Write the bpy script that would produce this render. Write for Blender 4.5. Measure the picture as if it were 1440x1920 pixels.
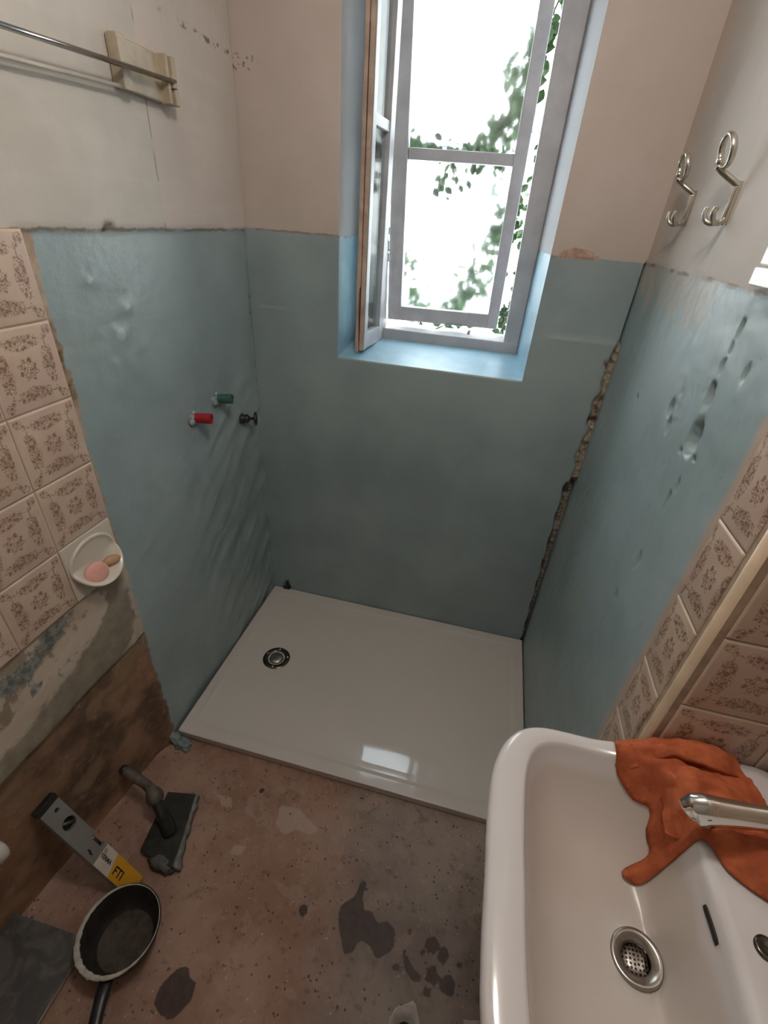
import bpy, bmesh, math, random
import numpy as np
from mathutils import Vector, Matrix, noise
from mathutils.bvhtree import BVHTree
from mathutils.geometry import delaunay_2d_cdt

for o in list(bpy.data.objects): bpy.data.objects.remove(o)
S = bpy.context.scene
COL = S.collection
R = random.Random(7)
PI = math.pi

# ------------------------------------------------------------------ camera, sky, lamps, exposure
cam_d = bpy.data.cameras.new('camera'); cam = bpy.data.objects.new('camera', cam_d); COL.objects.link(cam)
S.camera = cam
cam_d.sensor_fit = 'HORIZONTAL'; cam_d.sensor_width = 36.0; cam_d.lens = 36.0 * 864.134 / 1440.0
cam_d.clip_start = 0.02
yaw, pit, rol = -0.19607946, -0.56405422, 0.07799455
fwd = Vector((math.sin(yaw)*math.cos(pit), math.cos(yaw)*math.cos(pit), math.sin(pit)))
r0 = Vector((math.cos(yaw), -math.sin(yaw), 0)); u0 = r0.cross(fwd)
rt = r0*math.cos(rol) + u0*math.sin(rol); up = -r0*math.sin(rol) + u0*math.cos(rol)
mw = Matrix(((rt.x, up.x, -fwd.x, 0.8538), (rt.y, up.y, -fwd.y, -1.6127), (rt.z, up.z, -fwd.z, 1.6296), (0, 0, 0, 1)))
cam.matrix_world = mw

WORLD = bpy.data.worlds.new('World'); S.world = WORLD; WORLD.use_nodes = True
SKY_STRENGTH = 7.0
_n = WORLD.node_tree; _bg = _n.nodes['Background']
_tc = _n.nodes.new('ShaderNodeTexCoord'); _sep = _n.nodes.new('ShaderNodeSeparateXYZ'); _rmp = _n.nodes.new('ShaderNodeValToRGB')
_n.links.new(_tc.outputs['Generated'], _sep.inputs[0]); _n.links.new(_sep.outputs['Z'], _rmp.inputs[0])
_rmp.color_ramp.elements[0].color = (0.93, 0.97, 1.0, 1); _rmp.color_ramp.elements[1].color = (0.80, 0.90, 1.0, 1)
_n.links.new(_rmp.outputs[0], _bg.inputs['Color']); _bg.inputs['Strength'].default_value = SKY_STRENGTH

def area(name, loc, rot, sx, sy, power, color, portal=False):
    l = bpy.data.lights.new(name, 'AREA'); l.shape = 'RECTANGLE'; l.size = sx; l.size_y = sy
    l.energy = power; l.color = color
    o = bpy.data.objects.new(name, l); COL.objects.link(o); o.location = loc; o.rotation_euler = rot
    if portal: l.cycles.is_portal = True
    return o
area('window_portal', (0.645, 0.47, 1.77), (-PI/2, 0, 0), 0.66, 1.2, 1, (1, 1, 1), portal=True)
_l = bpy.data.lights.new('pendant_bulb_light', 'POINT'); _l.energy = 10.5; _l.shadow_soft_size = 0.06; _l.color = (1.0, 0.92, 0.85)
_o = bpy.data.objects.new('pendant_bulb_light', _l); COL.objects.link(_o); _o.location = (0.85, -1.15, 2.27)
S.view_settings.view_transform = 'Standard'; S.view_settings.look = 'None'
S.view_settings.gamma = 1.0; S.view_settings.use_curve_mapping = False
S.view_settings.exposure = 0.63

# ------------------------------------------------------------------ node helpers
class NT:
    def __init__(s, mat):
        s.nt = mat.node_tree; s.n = s.nt.nodes; s.l = s.nt.links
    def val(s, x): return V(s, x) if not isinstance(x, V) else x
    def put(s, sock, x):
        if isinstance(x, V): s.l.new(x.o, sock) if hasattr(x.o, 'links') else setattr(sock, 'default_value', x.o)
        elif isinstance(x, (tuple, list)): sock.default_value = tuple(x) + ((1,) if len(x) == 3 and len(sock.default_value) == 4 else ())
        else: sock.default_value = x
    def m(s, op, *a):
        nd = s.n.new('ShaderNodeMath'); nd.operation = op
        for i, x in enumerate(a): s.put(nd.inputs[i], x)
        return V(s, nd.outputs[0])
    def geo(s):
        g = s.n.new('ShaderNodeNewGeometry'); sp = s.n.new('ShaderNodeSeparateXYZ'); s.l.new(g.outputs['Position'], sp.inputs[0])
        return V(s, sp.outputs[0]), V(s, sp.outputs[1]), V(s, sp.outputs[2]), V(s, g.outputs['Position'])
    def objc(s):
        g = s.n.new('ShaderNodeTexCoord'); sp = s.n.new('ShaderNodeSeparateXYZ'); s.l.new(g.outputs['Object'], sp.inputs[0])
        return V(s, sp.outputs[0]), V(s, sp.outputs[1]), V(s, sp.outputs[2]), V(s, g.outputs['Object'])
    def uv(s):
        g = s.n.new('ShaderNodeTexCoord'); sp = s.n.new('ShaderNodeSeparateXYZ'); s.l.new(g.outputs['UV'], sp.inputs[0])
        return V(s, sp.outputs[0]), V(s, sp.outputs[1])
    def vec(s, x, y, z=0.0):
        c = s.n.new('ShaderNodeCombineXYZ')
        for i, k in enumerate((x, y, z)): s.put(c.inputs[i], k)
        return V(s, c.outputs[0])
    def noise(s, v, sc, det=4, rough=0.55, dist=0.0):
        nd = s.n.new('ShaderNodeTexNoise'); s.l.new(v.o, nd.inputs['Vector'])
        nd.inputs['Scale'].default_value = sc; nd.inputs['Detail'].default_value = det
        nd.inputs['Roughness'].default_value = rough; nd.inputs['Distortion'].default_value = dist
        return V(s, nd.outputs['Fac'])
    def vor(s, v, sc, feat='F1', rnd=1.0, out='Distance'):
        nd = s.n.new('ShaderNodeTexVoronoi'); nd.feature = feat; s.l.new(v.o, nd.inputs['Vector'])
        nd.inputs['Scale'].default_value = sc; nd.inputs['Randomness'].default_value = rnd
        return V(s, nd.outputs[out])
    def ss(s, x, a, b):            # smoothstep a..b
        nd = s.n.new('ShaderNodeMapRange'); nd.interpolation_type = 'SMOOTHSTEP'
        s.put(nd.inputs[0], x); s.put(nd.inputs[1], a); s.put(nd.inputs[2], b)
        return V(s, nd.outputs[0])
    def mix(s, f, a, b):
        nd = s.n.new('ShaderNodeMix'); nd.data_type = 'RGBA'
        s.put(nd.inputs[0], f); s.put(nd.inputs[6], a); s.put(nd.inputs[7], b)
        return V(s, nd.outputs[2])
    def attr(s, name):
        nd = s.n.new('ShaderNodeAttribute'); nd.attribute_name = name
        return V(s, nd.outputs['Fac'])
    def bump(s, h, strength=0.3, dist=0.01):
        nd = s.n.new('ShaderNodeBump'); s.put(nd.inputs['Height'], h)
        nd.inputs['Strength'].default_value = strength; nd.inputs['Distance'].default_value = dist
        return V(s, nd.outputs[0])
class V:
    def __init__(s, t, o): s.t = t; s.o = o
    def __add__(s, b): return s.t.m('ADD', s, b)
    __radd__ = __add__
    def __sub__(s, b): return s.t.m('SUBTRACT', s, b)
    def __rsub__(s, b): return s.t.m('SUBTRACT', b, s)
    def __mul__(s, b): return s.t.m('MULTIPLY', s, b)
    __rmul__ = __mul__
    def __truediv__(s, b): return s.t.m('DIVIDE', s, b)
    def abs(s): return s.t.m('ABSOLUTE', s)
    def max(s, b): return s.t.m('MAXIMUM', s, b)
    def min(s, b): return s.t.m('MINIMUM', s, b)

def mat(name, color=(.5, .5, .5), rough=.5, metal=0.0, spec=0.5, coat=0.0, fn=None):
    m = bpy.data.materials.new(name); m.use_nodes = True
    b = m.node_tree.nodes['Principled BSDF']
    b.inputs['Base Color'].default_value = (*color, 1); b.inputs['Roughness'].default_value = rough
    b.inputs['Metallic'].default_value = metal; b.inputs['Specular IOR Level'].default_value = spec
    b.inputs['Coat Weight'].default_value = coat; b.inputs['Coat Roughness'].default_value = .08
    if fn:
        t = NT(m); r = fn(t) or {}
        for k, v in r.items(): t.put(b.inputs[k], v)
    return m

def mottled(name, color, rough=.5, amp=.12, sc=12, metal=0.0, spec=.5, bump=.0, coat=0.0):
    def fn(t):
        x, y, z, p = t.objc()
        n = t.noise(p, sc, 6, .6)
        d = tuple(c*(1-amp) for c in color); l = tuple(min(1, c*(1+amp)) for c in color)
        r = {'Base Color': t.mix(t.ss(n, .3, .7), d, l)}
        if bump: r['Normal'] = t.bump(t.noise(p, sc*5, 5), bump, .003)
        return r
    return mat(name, color, rough, metal, spec, coat, fn)

# ------------------------------------------------------------------ mesh helpers
def link(name, me, m=None, parent=None):
    o = bpy.data.objects.new(name, me); COL.objects.link(o)
    if m is not None:
        for k in (m if isinstance(m, (list, tuple)) else [m]): me.materials.append(k)
    if parent is not None: o.parent = parent
    return o
def bm_obj(name, bm, m=None, parent=None, smooth=False, normals=True):
    if normals: bmesh.ops.recalc_face_normals(bm, faces=bm.faces)
    me = bpy.data.meshes.new(name); bm.to_mesh(me); bm.free()
    if smooth:
        for p in me.polygons: p.use_smooth = True
    return link(name, me, m, parent)
def tag(o, label=None, cat=None, group=None, kind=None):
    if label: o['label'] = label
    if cat: o['category'] = cat
    if group: o['group'] = group
    if kind: o['kind'] = kind
    return o
def empty(name, loc=(0, 0, 0), label=None, cat=None, group=None, kind=None):
    o = bpy.data.objects.new(name, None); COL.objects.link(o); o.location = loc; o.empty_display_size = .05
    return tag(o, label, cat, group, kind)
def local(o, parent):            # geometry was built in world space: keep it there under a moved parent
    o.parent = parent; o.matrix_parent_inverse = Matrix.Translation(parent.location).inverted(); return o
def bevel(o, w=.002, seg=2, ang=40):
    md = o.modifiers.new('bevel', 'BEVEL'); md.width = w; md.segments = seg; md.limit_method = 'ANGLE'; md.angle_limit = math.radians(ang)
    return o
def subsurf(o, n=1):
    md = o.modifiers.new('sub', 'SUBSURF'); md.levels = n; md.render_levels = n; return o
def add_box(bm, a, b, mtx=None):
    vs = [bm.verts.new((x, y, z)) for x in (a[0], b[0]) for y in (a[1], b[1]) for z in (a[2], b[2])]
    for f in ((0, 1, 3, 2), (4, 6, 7, 5), (0, 4, 5, 1), (2, 3, 7, 6), (0, 2, 6, 4), (1, 5, 7, 3)): bm.faces.new([vs[i] for i in f])
    if mtx is not None:
        for v in vs: v.co = mtx @ v.co
    return vs
def add_hexa(bm, p):             # 8 points: bottom 4 loop, top 4 loop
    vs = [bm.verts.new(q) for q in p]
    for f in ((3, 2, 1, 0), (4, 5, 6, 7), (0, 1, 5, 4), (1, 2, 6, 5), (2, 3, 7, 6), (3, 0, 4, 7)): bm.faces.new([vs[i] for i in f])
def frame_of(d):
    d = Vector(d).normalized(); a = Vector((0, 0, 1)) if abs(d.z) < .9 else Vector((1, 0, 0))
    x = a.cross(d).normalized(); return x, d.cross(x), d
def add_tube(bm, pts, rad, n=12, cap=True, flat=None):
    pts = [Vector(p) for p in pts]; rings = []
    if not isinstance(rad, (list, tuple)): rad = [rad]*len(pts)
    px = None
    for i, p in enumerate(pts):
        d = (pts[min(i+1, len(pts)-1)] - pts[max(i-1, 0)]).normalized()
        if px is None: px, py, _ = frame_of(d)
        else:
            px = (px - d*px.dot(d)).normalized(); py = d.cross(px)
        fx, fy = flat if flat else (1, 1)
        rings.append([bm.verts.new(p + (px*math.cos(2*PI*k/n)*fx + py*math.sin(2*PI*k/n)*fy)*rad[i]) for k in range(n)])
    for a, b in zip(rings, rings[1:]):
        for k in range(n): bm.faces.new((a[k], a[(k+1) % n], b[(k+1) % n], b[k]))
    if cap: bm.faces.new(rings[0][::-1]); bm.faces.new(rings[-1])
    return rings
def add_lathe(bm, prof, origin, axis=(0, 0, 1), n=32):      # prof: (radius, height)
    x, y, d = frame_of(axis); o = Vector(origin); rings = []
    for r, h in prof:
        if r < 1e-6: rings.append([bm.verts.new(o + d*h)])
        else: rings.append([bm.verts.new(o + d*h + (x*math.cos(2*PI*k/n) + y*math.sin(2*PI*k/n))*r) for k in range(n)])
    for a, b in zip(rings, rings[1:]):
        for k in range(n):
            q = [a[k % len(a)], a[(k+1) % n % len(a)], b[(k+1) % n % len(b)], b[k % len(b)]]
            q = list(dict.fromkeys(q))
            if len(q) >= 3: bm.faces.new(q)
def smoothpath(pts, n=8):
    pts = [Vector(p) for p in pts]; out = []
    P = [pts[0]] + pts + [pts[-1]]
    for i in range(1, len(P)-2):
        for k in range(n):
            t = k/n; a, b, c, d = P[i-1:i+3]
            out.append(.5*((2*b) + (c-a)*t + (2*a-5*b+4*c-d)*t*t + (3*b-a-3*c+d)*t**3))
    return out + [pts[-1]]
def sss(x, a, b):
    t = min(1, max(0, (x-a)/(b-a))); return t*t*(3-2*t)
def fbm(x, y, sc, oct=4, seed=0.0): return noise.fractal(Vector((x*sc, y*sc, seed)), 1.0, 2.0, oct)

def slab_grid(name, us, vs, P, hole, back, m, kind='structure', attrs=None):
    """wall slab: front is a grid P(u,v), back is the same outline moved by `back`"""
    us = list(us); vs = list(vs); nu, nv = len(us), len(vs)
    co = []; idx = {}
    for i, u in enumerate(us):
        for j, v in enumerate(vs): idx[i, j] = len(co); co.append(P(u, v))
    faces = []; edge = {}
    for i in range(nu-1):
        for j in range(nv-1):
            if hole and hole((us[i]+us[i+1])/2, (vs[j]+vs[j+1])/2): continue
            q = [idx[i, j], idx[i+1, j], idx[i+1, j+1], idx[i, j+1]]; faces.append(q)
            for a, b in zip(q, q[1:]+q[:1]):
                if (b, a) in edge: del edge[b, a]
                else: edge[a, b] = 1
    bk = {}
    for a, b in list(edge):
        for k in (a, b):
            if k not in bk: bk[k] = len(co); c = co[k]; co.append(back(c))
    for a, b in edge: faces.append([b, a, bk[a], bk[b]])
    me = bpy.data.meshes.new(name); me.from_pydata([tuple(c) for c in co], [], faces)
    me.update()
    for p in me.polygons: p.use_smooth = len(p.vertices) == 4 and p.index < len(faces)-len(edge)
    if attrs:
        for an, f in attrs.items():
            at = me.attributes.new(an, 'FLOAT', 'POINT')
            at.data.foreach_set('value', [f(c) for c in co])
    o = link(name, me, m); o['kind'] = kind
    return o
def sd_poly(x, y, poly):
    d = 1e9; ins = False; n = len(poly)
    for i in range(n):
        ax, ay = poly[i]; bx, by = poly[i-1]
        ex, ey = bx-ax, by-ay; wx, wy = x-ax, y-ay
        t = max(0, min(1, (wx*ex+wy*ey)/(ex*ex+ey*ey+1e-12)))
        d = min(d, math.hypot(wx-ex*t, wy-ey*t))
        if (ay > y) != (by > y) and x < (bx-ax)*(y-ay)/(by-ay)+ax: ins = not ins
    return d if ins else -d

# ------------------------------------------------------------------ dimensions
W = 1.2322; H = 1.5745; NX0, NX1, NZ = 0.3206, 0.9695, 1.203; ZT = 2.46; W2 = 1.43; YN = -1.045; YB = -2.75; NTOP = 2.32
TILE = .152

# ------------------------------------------------------------------ wall materials
BLUE = (.325, .395, .398); BLUE2 = (.255, .322, .330)
def blue_paint(t, p, along, z):
    big = t.noise(p, 2.2, 4, .6); med = t.noise(p, 9, 6, .65)
    st = t.noise(t.vec(along*3, z*40, 0.0), 1.0, 4, .6)
    c = t.mix(t.ss(big, .35, .65), BLUE2, BLUE)
    c = t.mix(t.ss(med, .40, .75)*.45, c, (.285, .385, .400))
    c = t.mix(t.ss(st, .55, .8)*.22, c, (.33, .42, .42))
    dots = t.noise(p, 70, 3, .6)
    return t.mix(t.ss(dots, .70, .78)*.5, c, (.46, .56, .57))
def raw_plaster(t, p):
    n1 = t.noise(p, 3.5, 6, .65); n2 = t.noise(p, 22, 6, .7)
    c = t.mix(t.ss(n1, .38, .62), (.20, .135, .085), (.36, .28, .20))
    return t.mix(t.ss(n2, .35, .75)*.5, c, (.46, .385, .30))

def f_left(t):
    x, y, z, p = t.geo()
    w = (t.noise(p, 30, 5, .65)-.5); wl = (t.noise(p, 7, 4, .6)-.5)
    # --- upper lime-washed part
    n = t.noise(p, 3, 5, .6)
    grey = t.mix(t.ss(n, .35, .7), (.50, .475, .42), (.60, .565, .52))
    pink = t.mix(t.ss(n, .35, .7), (.545, .49, .44), (.62, .55, .50))
    seam = y + .414 + wl*.02
    upc = t.mix(t.ss(seam, -.004, .004), grey, pink)
    upc = t.mix(t.ss(t.noise(t.vec(y*2, z*26, 0.), 1.0, 3), .5, .75)*.12, upc, (.72, .70, .66))
    # hairline cracks
    spots = t.ss(t.noise(p, 60, 3, .6), .54, .66)
    c1 = (1 - t.ss(seam.abs(), .0, .0035))*t.ss(t.noise(p, 14, 3), .48, .58)
    arch = (z - 1.988 + (y+.22).abs()*.0 + wl*.02).abs()
    c2 = (1 - t.ss(arch, .002, .010))*t.ss(y, -.33, -.30)*t.ss(t.noise(p, 34, 4, .7), .50, .58)
    upc = t.mix((c1*.7).max(c2*.85), upc, (.13, .105, .085))
    # --- blue, edge, raw
    bl = blue_paint(t, p, y, z)
    ra = y*.80 + z*.60; rb = z*.80 - y*.60
    scr = t.noise(t.vec(ra*9, rb*60, 0.), 1.0, 4, .65)
    zone = t.ss(y, -.66, -.40)*(1-t.ss(z, 1.05, 1.28))
    bl = t.mix(t.ss(scr, .64, .70)*zone*.55, bl, (.52, .59, .58))  # whitish scratches, with the glints on the plaster ridges painted in
    bl = t.mix(t.ss(t.noise(p, 5, 4), .52, .66)*t.ss(z, 1.2, 1.45)*(1-t.ss(y, -.55, -.40))*.5, bl, (.315, .345, .30))
    warm = t.noise(p, 4, 3)
    edge_y = y + .820 - t.ss(z, 1.46, 1.57)*.014 - (1-t.ss((z-1.33).abs(), .04, .16))*.010 + w*.034 + wl*.022
    e1 = t.ss(edge_y, -.004, .006)                        # 1 = blue
    beige = t.mix(t.ss(t.noise(p, 40, 5), .35, .7), (.36, .27, .19), (.47, .37, .28))
    brown = t.mix(t.ss(t.noise(p, 50, 5), .35, .65), (.13, .075, .035), (.33, .22, .13))
    patch = t.ss((z-1.335 + w*.1).abs(), .10, .06)
    beige = t.mix(patch, beige, brown)
    # raw lower zone: bands
    raw = raw_plaster(t, p)
    light = t.ss(t.noise(p, 8, 6, .62)+(t.ss(z, .50, .72)*.10), .55, .60)
    band = t.mix(light, (.27, .215, .155), (.50, .41, .315))
    pale = t.attr('pale')
    band = t.mix(t.ss(pale + w*.05, -.004, .008), band, (.54, .45, .36))
    greyp = t.attr('greyp')
    band = t.mix(t.ss(greyp + w*.06, -.006, .012), band, t.mix(t.ss(t.noise(p, 25, 5), .35, .65), (.235, .195, .145), (.30, .255, .195)))
    teal = t.ss((t.noise(p, 11, 4, .6)) + (1-t.ss((z-.775 - (y+1.05)*.1).abs(), .0, .05))*.22 , .60, .66)*(1-t.ss(y, -1.02, -.96))*.8
    band = t.mix(teal, band, t.mix(t.ss(t.noise(p, 60, 3), .4, .6), (.085, .10, .10), (.22, .25, .235)))
    orange = t.mix(t.ss(t.noise(p, 5, 6, .65), .36, .62), (.135, .082, .052), (.36, .205, .122))
    ochre = t.ss(t.noise(p, 6, 5, .6)+(t.ss(z, .30, .50)*.12), .57, .67)
    brick = t.mix(ochre*.7, orange, (.30, .205, .12))
    brick = t.mix(t.ss(t.noise(p, 26, 6, .7), .56, .70)*.5, brick, (.44, .33, .25))
    brick = t.mix(t.ss(t.noise(p, 34, 6, .7), .60, .72)*.6, brick, (.07, .045, .03))
    step = z - .540 + wl*.05 + w*.015
    low = t.mix(t.ss(step, -.003, .004), brick, band)
    low = t.mix((1-t.ss(step.abs(), .002, .006))*.75, low, (.06, .045, .03))
    rawc = t.mix(t.ss(z + w*.01, .800, .812), low, beige)
    body = t.mix(e1, rawc, bl)
    # smudge around the blue edge low down
    sm = t.attr('mark')
    body = t.mix(t.ss(sm + w*.01, .0, .006)*.8, body, (.42, .50, .50))
    topm = z - H + w*.016 + wl*.008
    col = t.mix(t.ss(topm, -.002, .002), body, upc)
    lip = (1-t.ss((topm+.003).abs(), .001, .006))*t.ss(t.noise(p, 18, 3), .40, .52)
    col = t.mix(lip*.8, col, (.24, .17, .115))
    cor = t.ss(y + wl*.01, -.016, -.006)
    crust = cor*t.ss(t.noise(p, 24, 4, .65), .42, .55)*(1-t.ss(z, 1.15, 1.35))
    col = t.mix(crust*.6, col, (.46, .53, .53))
    dk = t.ss(y + w*.012, -.008, -.003)*t.ss(t.noise(t.vec(z*1.0, 0.0, 0.0), 42, 3, .7), .54, .62)*t.ss(z, .62, .8)*(1-t.ss(z, 1.565, 1.572))
    col = t.mix(dk*.9, col, (.025, .03, .03))
    isblue = e1*(1-t.ss(topm, -.002, .002))
    rough = t.mix(isblue, (.85,)*3, (.36,)*3)
    h = t.noise(p, 45, 6, .65)*.35 + t.noise(t.vec(y*22, z*50, x), 1.0, 4)*.4 + t.noise(p, 6, 3)*1.0
    return {'Base Color': col, 'Roughness': rough, 'Normal': t.bump(h, .5, .006)}

def f_back(t):
    x, y, z, p = t.geo()
    w = (t.noise(p, 30, 5, .65)-.5); wl = (t.noise(p, 7, 4, .6)-.5)
    n = t.noise(p, 3, 5, .6)
    peach = t.mix(t.ss(n, .35, .7), (.50, .425, .375), (.56, .485, .435))
    dk = (1-t.ss(x, .04, .09))*t.ss((z-1.975).abs(), .022, .012)*t.ss(t.noise(p, 70, 3), .52, .62)
    peach = t.mix(dk*.8, peach, (.12, .09, .07))
    # the window reveal above the blue is off-white
    rev = t.ss(y, .002, .006)
    peach = t.mix(rev, peach, (.44, .44, .46))
    bl = blue_paint(t, p, x, z)
    bl = t.mix(t.ss(t.noise(p, 1.6, 2), .42, .66)*.5, bl, (.215, .265, .280))
    bl = t.mix((1-t.ss((z-1.352+wl*.01).abs(), .002, .009))*t.ss(x, .99, 1.03)*.35, bl, (.50, .55, .55))
    bl = t.mix((1-t.ss((z-1.345+wl*.01).abs(), .002, .008))*(1-t.ss(x, .10, .15))*t.ss(x, .02, .04)*.3, bl, (.50, .55, .55))
    # sill and reveal have the window light painted in as a lighter blue
    sill = t.ss(y, .0015, .005)
    bl = t.mix(sill, bl, t.mix(t.ss(t.noise(p, 16, 5), .35, .7), (.29, .48, .60), (.35, .545, .66)))
    # right corner groove (broken plaster)
    gro = t.attr('groove')
    rub = t.mix(t.ss(t.noise(p, 60, 5, .7), .38, .62), (.13, .095, .06), (.47, .42, .34))
    bl = t.mix(t.ss(gro + w*.012, .0, .003), bl, rub)
    hi = t.attr('topline')
    topm = hi + w*.010 + wl*.006
    col = t.mix(t.ss(topm, -.002, .002), bl, peach)
    scr = t.attr('scrape')
    col = t.mix(t.ss(scr + w*.014, .0, .004), col, t.mix(t.ss(t.noise(p, 45, 4), .4, .6), (.40, .24, .175), (.52, .36, .28)))
    lip = (1-t.ss((topm+.002).abs(), .001, .005))*t.ss(t.noise(p, 18, 3), .44, .56)
    col = t.mix(lip*.7, col, (.26, .16, .12))
    rough = t.mix(1-t.ss(topm, -.002, .002), (.85,)*3, (.42,)*3)
    h = t.noise(p, 45, 6, .65)*.2 + t.noise(t.vec(x*10, z*60, y), 1.0, 4)*.25 + t.noise(p, 5, 3)*.7
    return {'Base Color': col, 'Roughness': rough, 'Normal': t.bump(h, .35, .006)}

def f_right(t):
    x, y, z, p = t.geo()
    w = (t.noise(p, 30, 5, .65)-.5); wl = (t.noise(p, 7, 4, .6)-.5)
    n = t.noise(p, 3, 5, .6)
    peach = (.55, .46, .405)
    grey = t.mix(t.ss(n, .35, .7), (.52, .475, .43), (.57, .525, .49))
    upc = t.mix(t.ss(y + wl*.1, -.13, -.05), grey, peach)
    bl = t.mix(t.ss(t.noise(p, 2.5, 4), .35, .65), (.27, .365, .375), (.35, .44, .46))
    bl = t.mix(t.ss(t.noise(p, 12, 5, .65), .5, .8)*.5, bl, (.35, .44, .455))
    bl = t.mix(t.ss(t.noise(p, 60, 3, .6), .69, .76)*.7, bl, (.10, .15, .16))
    # worn plaster streaks just below the top edge
    wear = t.ss(t.noise(t.vec(y*18, z*6, 0.), 1.0, 4, .6) + t.ss(z, 1.42, 1.57)*.34, .60, .74)*t.ss(y, -.62, -.50)
    bl = t.mix(wear*.8, bl, (.43, .39, .34))
    body = t.mix(t.ss(y + .905 + w*.02 + wl*.02, -.012, .010), (.50, .385, .305), bl)
    gro = t.attr('groove')
    rub = t.mix(t.ss(t.noise(p, 60, 5, .7), .38, .62), (.16, .115, .07), (.47, .42, .34))
    stain = t.ss(gro, -.05, .0)
    body = t.mix(stain*.35, body, (.24, .22, .15))
    body = t.mix(t.ss(gro + w*.012, .0, .003), body, rub)
    topm = z - H + w*.012 + wl*.008
    col = t.mix(t.ss(topm, -.002, .002), body, upc)
    lip = (1-t.ss((topm+.002).abs(), .001, .0065))*t.ss(t.noise(p, 12, 3), .42, .56)
    col = t.mix(lip*.85, col, (.17, .125, .09))
    isb = 1-t.ss(topm, -.002, .002)
    rough = t.mix(isb, (.8,)*3, (.40,)*3)
    h = t.noise(p, 50, 6, .7)*.4 + t.noise(p, 9, 4)*.9
    return {'Base Color': col, 'Roughness': rough, 'Normal': t.bump(h, .45, .005)}

M_left = mat('left_wall_paint', rough=.6, fn=f_left)
M_back = mat('window_wall_paint', rough=.6, fn=f_back)
M_right = mat('right_wall_paint', rough=.6, fn=f_right)

# ------------------------------------------------------------------ tiles
def f_tile(t):
    u, v = t.uv(); x, y, z, p = t.geo()
    a = (u-.5).abs(); b = (v-.5).abs()
    mx = a.max(b); mn = a.min(b)
    rr = t.m('SQRT', a*a + b*b)
    wob = t.noise(t.vec(u, v, 0.), 9, 3)-.5
    vn = t.vec(u, v, 0.0)
    lf = t.vor(vn, 21, 'F1'); lf2 = t.vor(t.vec(u+.37, v+.11, .3), 44, 'F1')
    leaf = 1 - t.ss(lf, .36, .46)
    line = 1 - t.ss((t.vor(vn, 21, 'DISTANCE_TO_EDGE')), .03, .10)
    # centre flower, with petals
    ang = t.m('ARCTAN2', v-.5, u-.5)
    pet = t.m('COSINE', ang*8.0)
    flower = 1 - t.ss(rr + pet*.022 + wob*.03, .120, .140)
    # four side sprays and the thin scrolled frame between them
    spray = (1 - t.ss((mx-.30 - mn*.10).abs() + wob*.05 + mn*.12, .075, .105))*(1-t.ss(mn + wob*.06, .21, .25))
    frame = 1 - t.ss((mx - .335 + t.m('COSINE', mn*22)*.012 + wob*.05).abs(), .008, .020)
    frame = frame*(1-t.ss(mn, .31, .34))
    # corner sprigs
    dx = a-.405; dy = b-.405
    corner = 1 - t.ss(t.m('SQRT', dx*dx+dy*dy) + wob*.05, .050, .070)
    diag = 1 - t.ss(t.m('SQRT', (a-.345)*(a-.345)+(b-.345)*(b-.345)) + wob*.03, .02, .045)
    area_ = flower.max(spray).max(corner).max(diag)
    ink = (area_*(leaf.max(line*.8))).max(frame*t.ss(lf2, .55, .35))
    n = t.noise(p, 14, 5)
    base = t.mix(t.ss(n, .35, .65), (.53, .395, .305), (.59, .46, .355))
    tint = t.ss(t.noise(p, 8, 3), .45, .62)
    base = t.mix(tint*.35, base, (.51, .36, .33))
    base = t.mix(t.ss(area_*t.ss(lf2, .45, .25), .1, .9)*.5, base, (.66, .52, .43))
    edge = t.ss(mx, .455, .485)
    base = t.mix(edge*.55, base, (.64, .51, .40))
    col = t.mix(ink*.86, base, (.215, .115, .068))
    hh = ink*-.6 + t.noise(p, 25, 3)*.6
    return {'Base Color': col, 'Roughness': .32, 'Normal': t.bump(hh, .25, .002)}
M_tile = mat('flowered_tile', rough=.3, fn=f_tile)
M_grout = mottled('tile_grout', (.40, .30, .215), .85, .2, 30)
M_trimtile = mottled('bullnose_trim', (.55, .42, .30), .35, .1, 15)

def tile_panel(name, parent, rects, place, dome=.0022):
    """rects: (u0,v0,u1,v1, uv window 0..1) ; place(u,v,h) -> world"""
    bm = bmesh.new(); uvl = bm.loops.layers.uv.new('UVMap')
    N = 4
    for (u0, v0, u1, v1, a0, b0, a1, b1) in rects:
        g = .0011; rim = .0045
        us = [u0+g, u0+g+rim*.35, u0+g+rim, u1-g-rim, u1-g-rim*.35, u1-g]; vs = [v0+g, v0+g+rim*.35, v0+g+rim, v1-g-rim, v1-g-rim*.35, v1-g]
        hh = [.0, dome*.75, dome, dome, dome*.75, .0]
        vv = {}
        for i, u in enumerate(us):
            for j, v in enumerate(vs):
                vv[i, j] = bm.verts.new(place(u, v, min(hh[i], hh[j])))
        back = {}
        for i in range(5):
            for j in range(5):
                f = bm.faces.new((vv[i, j], vv[i+1, j], vv[i+1, j+1], vv[i, j+1])); f.smooth = True
                for lp, (ii, jj) in zip(f.loops, ((i, j), (i+1, j), (i+1, j+1), (i, j+1))):
                    lp[uvl].uv = (a0+(a1-a0)*(us[ii]-u0)/(u1-u0), b0+(b1-b0)*(vs[jj]-v0)/(v1-v0))
    o = bm_obj(name, bm, M_tile, None, normals=False)
    local(o, parent) if parent else None
    return o

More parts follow.
